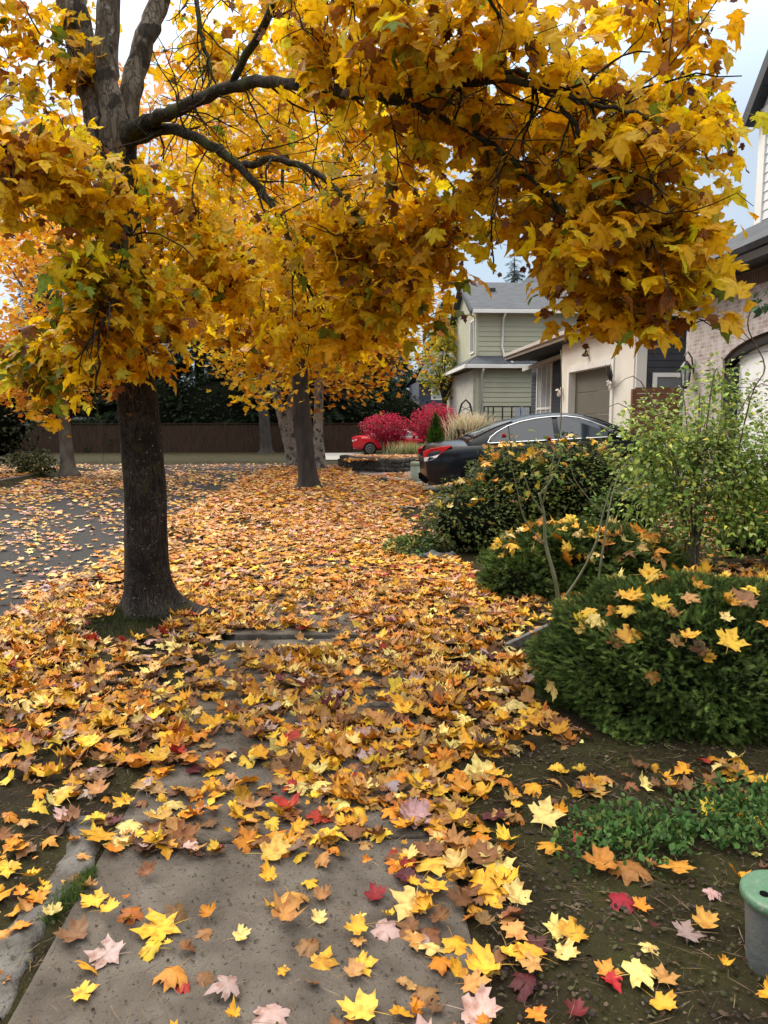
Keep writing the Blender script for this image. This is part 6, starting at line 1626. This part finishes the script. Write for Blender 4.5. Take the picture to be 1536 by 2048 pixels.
# ------------------------------------------------------------------ cars
def lerp_tab(tab, x):
    return float(np.interp(x, [a for a, _ in tab], [b for _, b in tab]))
WID = [(0, .66), (.06, .76), (.2, .83), (.5, .885), (.9, .91), (1.5, .92), (3.3, .92), (3.9, .91), (4.4, .87), (4.7, .79), (4.86, .68), (4.92, .58)]
TOP = [(0, .80), (.05, .97), (.15, 1.025), (.5, 1.055), (.95, 1.06), (1.5, 1.02), (3.3, 1.0), (3.7, .985), (4.2, .90), (4.6, .80), (4.86, .68), (4.92, .60)]
BEL = [(0, .74), (.05, .90), (.2, .95), (.6, .965), (1.2, .965), (2.4, .945), (3.4, .925), (3.9, .885), (4.3, .82), (4.7, .72), (4.92, .55)]
ROOF = [(.80, 1.06), (1.05, 1.165), (1.35, 1.275), (1.7, 1.37), (2.05, 1.43), (2.4, 1.455), (2.7, 1.45), (3.0, 1.405), (3.3, 1.30), (3.6, 1.16), (3.98, .985)]
def car(label, loc, paint, slope, name='parked_car'):
    o = thing(name, label, 'car', loc, None, 0.0, -slope, True)
    mb = MB(); xs_ = [0, .03, .08, .15, .3, .5, .8, 1.1, 1.5, 2, 2.5, 3, 3.4, 3.7, 4.0, 4.3, 4.55, 4.72, 4.85, 4.92]
    secs = []
    for x in xs_:
        w, tz, bz = lerp_tab(WID, x), lerp_tab(TOP, x), lerp_tab(BEL, x)
        lo = 0.20 + 0.10 * math.exp(-x / 0.25) + 0.06 * math.exp(-(4.92 - x) / 0.3)
        h = [(w * .90, lo), (w * .985, lo + .14), (w, .58), (w * .985, bz - .10), (w * .955, bz - .03), (w * .90, bz + .004), (w * .5, tz - .012), (0, tz)]
        secs.append([(x, -y, z) for y, z in h] + [(x, y, z) for y, z in h[::-1][1:]])
    n = len(secs[0]); vs = [p for q in secs for p in q]; fs = []
    for i in range(len(secs) - 1):
        for k in range(n - 1):
            fs.append((i * n + k, (i + 1) * n + k, (i + 1) * n + k + 1, i * n + k + 1))
        fs.append((i * n + n - 1, (i + 1) * n + n - 1, (i + 1) * n, i * n))
    fs += [tuple(range(n)), tuple(range((len(secs) - 1) * n + n - 1, (len(secs) - 1) * n - 1, -1))]
    b = mb.add(vs, fs).build('body', paint, o, True)
    sd_ = b.modifiers.new('smooth', 'SUBSURF'); sd_.levels = 1; sd_.render_levels = 1
    def side_y(z, x=2.4):
        return np.interp(z, [0.94, 1.42], [0.845, 0.635]) * np.interp(x, [0.8, 1.3, 3.4, 4.0], [0.95, 1.0, 1.0, 0.97])
    mb = MB(); secs = []
    for x in [.80, .92, 1.05, 1.2, 1.35, 1.55, 1.8, 2.05, 2.3, 2.55, 2.8, 3.0, 3.2, 3.4, 3.6, 3.8, 3.98]:
        z = lerp_tab(ROOF, x); zb2 = 0.92
        ze = max(z - 0.045, zb2 + 0.02)
        wr = side_y(ze, x)
        h = [(side_y(zb2, x), zb2), (side_y((zb2 + ze) / 2, x) + 0.006, (zb2 + ze) / 2), (wr, ze), (wr - 0.07, z - 0.016), (wr * 0.5, z + 0.006), (0, z + 0.012)]
        secs.append([(x, -y, q) for y, q in h] + [(x, y, q) for y, q in h[::-1][1:]])
    n = len(secs[0]); vs = [p for q in secs for p in q]; fs = []
    for i in range(len(secs) - 1):
        for k in range(n - 1):
            fs.append((i * n + k, (i + 1) * n + k, (i + 1) * n + k + 1, i * n + k + 1))
    fs += [tuple(range(n)), tuple(range((len(secs) - 1) * n + n - 1, (len(secs) - 1) * n - 1, -1))]
    mb.add(vs, fs).build('cabin', paint, o, True)
    dlo = [(1.16, 1.0), (1.22, 1.09), (1.36, 1.185), (1.56, 1.275), (1.8, 1.34), (2.1, 1.382), (2.4, 1.397), (2.68, 1.388), (2.92, 1.345), (3.15, 1.258), (3.4, 1.14), (3.66, 1.005)]
    def zbelt(x): return 0.985 - 0.012 * (x - 1.2)
    def zup(x): return float(np.interp(x, [a for a, _ in dlo], [b for _, b in dlo]))
    for sg in (-1, 1):
        for (xa, xb) in ((1.22, 1.56), (1.585, 2.40), (2.50, 3.62)):
            xx = np.linspace(xa, xb, 9)
            lo_ = [(x, zbelt(x) + 0.012) for x in xx]; up_ = [(x, max(zup(x) - 0.014, zbelt(x) + 0.015)) for x in xx[::-1]]
            A = [(x, sg * (side_y(z, x) + 0.014), z) for x, z in lo_ + up_]
            Bp = [(x, sg * (side_y(z, x) - 0.01), z) for x, z in lo_ + up_]
            MB().prism(A, Bp).build('window_pane', M['carglass'], o)
        loop = [(x, sg * (side_y(z, x) + 0.015), z) for x, z in dlo] + [(x, sg * (side_y(zbelt(x), x) + 0.017), zbelt(x)) for x in np.linspace(3.66, 1.2, 9)]
        tm = MB().tube(loop + [loop[0]], 0.013, 6, False).build('window_trim', M['chrome'], o, True)
        # mirror, handles, tail light, side moulding
        mb = MB().lathe([(0.03, -0.085), (0.075, -0.07), (0.085, 0.0), (0.07, 0.06), (0.03, 0.075)], (3.42, sg * 1.0, 1.03), 12).bar((3.45, sg * 0.86, 0.985), (3.44, sg * 0.97, 1.0), 0.07, 0.05)
        mb.build('side_mirror', paint, o, True)
        for hx in (1.75, 2.75):
            MB().bar((hx, sg * 0.925, 0.855), (hx + 0.2, sg * 0.925, 0.855), 0.03, 0.03).build('door_handle', paint, o, False, 0.008)
        yw = lambda x: lerp_tab(WID, x)
        def lens(nm, poly, m):
            A = [(x, sg * (yw(x) * np.interp(z, [.6, .95], [1.0, .955]) + 0.012), z) for x, z in poly]; Bp = [(x, sg * (yw(x) - 0.16), z) for x, z in poly]
            MB().prism(A, Bp).build(nm, m, o)
        lens('tail_light', [(-0.012, 0.795), (-0.012, 0.90), (0.1, 0.945), (0.3, 0.972), (0.5, 0.985), (0.36, 0.905), (0.26, 0.845), (0.12, 0.81)], M['tailred'])
        lens('reverse_light', [(-0.014, 0.715), (-0.014, 0.792), (0.12, 0.806), (0.255, 0.84), (0.2, 0.785), (0.1, 0.74)], M['tailclear'])
        lens('headlight', [(4.45, 0.66), (4.45, 0.74), (4.75, 0.71), (4.86, 0.66), (4.86, 0.56), (4.7, 0.58)], M['tailclear'])
        MB().tube([(x, sg * (yw(x) * 0.985 + 0.006), 0.565) for x in (0.9, 1.5, 2.4, 3.3, 4.0)], 0.012, 6).build('side_moulding', M['chrome'] if paint is M['carpaint'] else paint, o, True)
        for wx in (0.98, 3.86):
            MB().lathe([(0.385, -0.02), (0.385, 0.02)], (0, 0, 0), 28)
            def wheel_part(prof, nm, m, par, yo):
                mb = MB(); nn_ = 28; vs = []; fs = []
                for r_, d_ in prof:
                    for k in range(nn_):
                        a = 2 * math.pi * k / nn_
                        vs.append((wx + r_ * math.cos(a), sg * (yo + d_), 0.325 + r_ * math.sin(a)))
                for i in range(len(prof) - 1):
                    for k in range(nn_): fs.append((i * nn_ + k, i * nn_ + (k + 1) % nn_, (i + 1) * nn_ + (k + 1) % nn_, (i + 1) * nn_ + k))
                fs += [tuple(range(nn_)), tuple((len(prof) - 1) * nn_ + k for k in range(nn_))]
                return mb.add(vs, fs).build(nm, m, par, False)
            wheel_part([(0.375, -0.05), (0.375, 0.012)], 'wheel_arch_shade', M['shade_black'], o, 0.905)  # disc proud of the body; wheel well shade is put into its colour
            tw = wheel_part([(0.29, -0.2), (0.325, -0.17), (0.325, -0.03), (0.30, 0.0), (0.235, 0.004)], 'wheel', M['tyre'], o, 0.925)
            rm = MB()
            for k in range(10):
                a = k * 0.628
                rm.bar((wx + 0.05 * math.cos(a), sg * 0.935, 0.325 + 0.05 * math.sin(a)), (wx + 0.225 * math.cos(a), sg * 0.928, 0.325 + 0.225 * math.sin(a)), 0.045, 0.02)
            rm.tube([(wx + 0.228 * math.cos(a), sg * 0.93, 0.325 + 0.228 * math.sin(a)) for a in np.linspace(0, 6.283, 25)], 0.014, 5, False)
            rm.build('rim', M['rim'], tw)
    def strip(nm, xa, xb, inset, m):
        xx = np.linspace(xa, xb, 8); A = []; Bp = []
        vs = []; fs = []
        for x in xx:
            z = lerp_tab(ROOF, x) + 0.016
            w = side_y(max(z - 0.06, .94), x) - inset
            vs += [(x, -w, z - 0.018), (x, -w * .5, z + .003), (x, 0, z + .006), (x, w * .5, z + .003), (x, w, z - 0.018)]
        for i in range(7):
            for k in range(4): fs.append((i * 5 + k, (i + 1) * 5 + k, (i + 1) * 5 + k + 1, i * 5 + k + 1))
        ob = MB().add(vs, fs).build(nm, m, o, True)
        so = ob.modifiers.new('thick', 'SOLIDIFY'); so.thickness = 0.008; so.offset = 0
    strip('rear_window', 0.90, 1.68, 0.07, M['carglass'])
    strip('windshield', 3.05, 3.88, 0.07, M['carglass'])
    MB().box(-0.02, 0.03, -0.62, 0.62, 0.30, 0.42).build('bumper_insert', M['shade_black'], o, False, 0.01)
    return o
zc = float(base(1.6, 14.9)) + 0.012
car('black sedan with a red tail lamp parked across the driveway behind the shrubs', (1.53, 14.92, zc - 0.06), M['carpaint'], 0.062)
car('red car half hidden behind the crimson bushes and pale grass', (0.42, 43.9, float(base(0, 43.5)) + 0.03), M['redpaint'], 0.0)
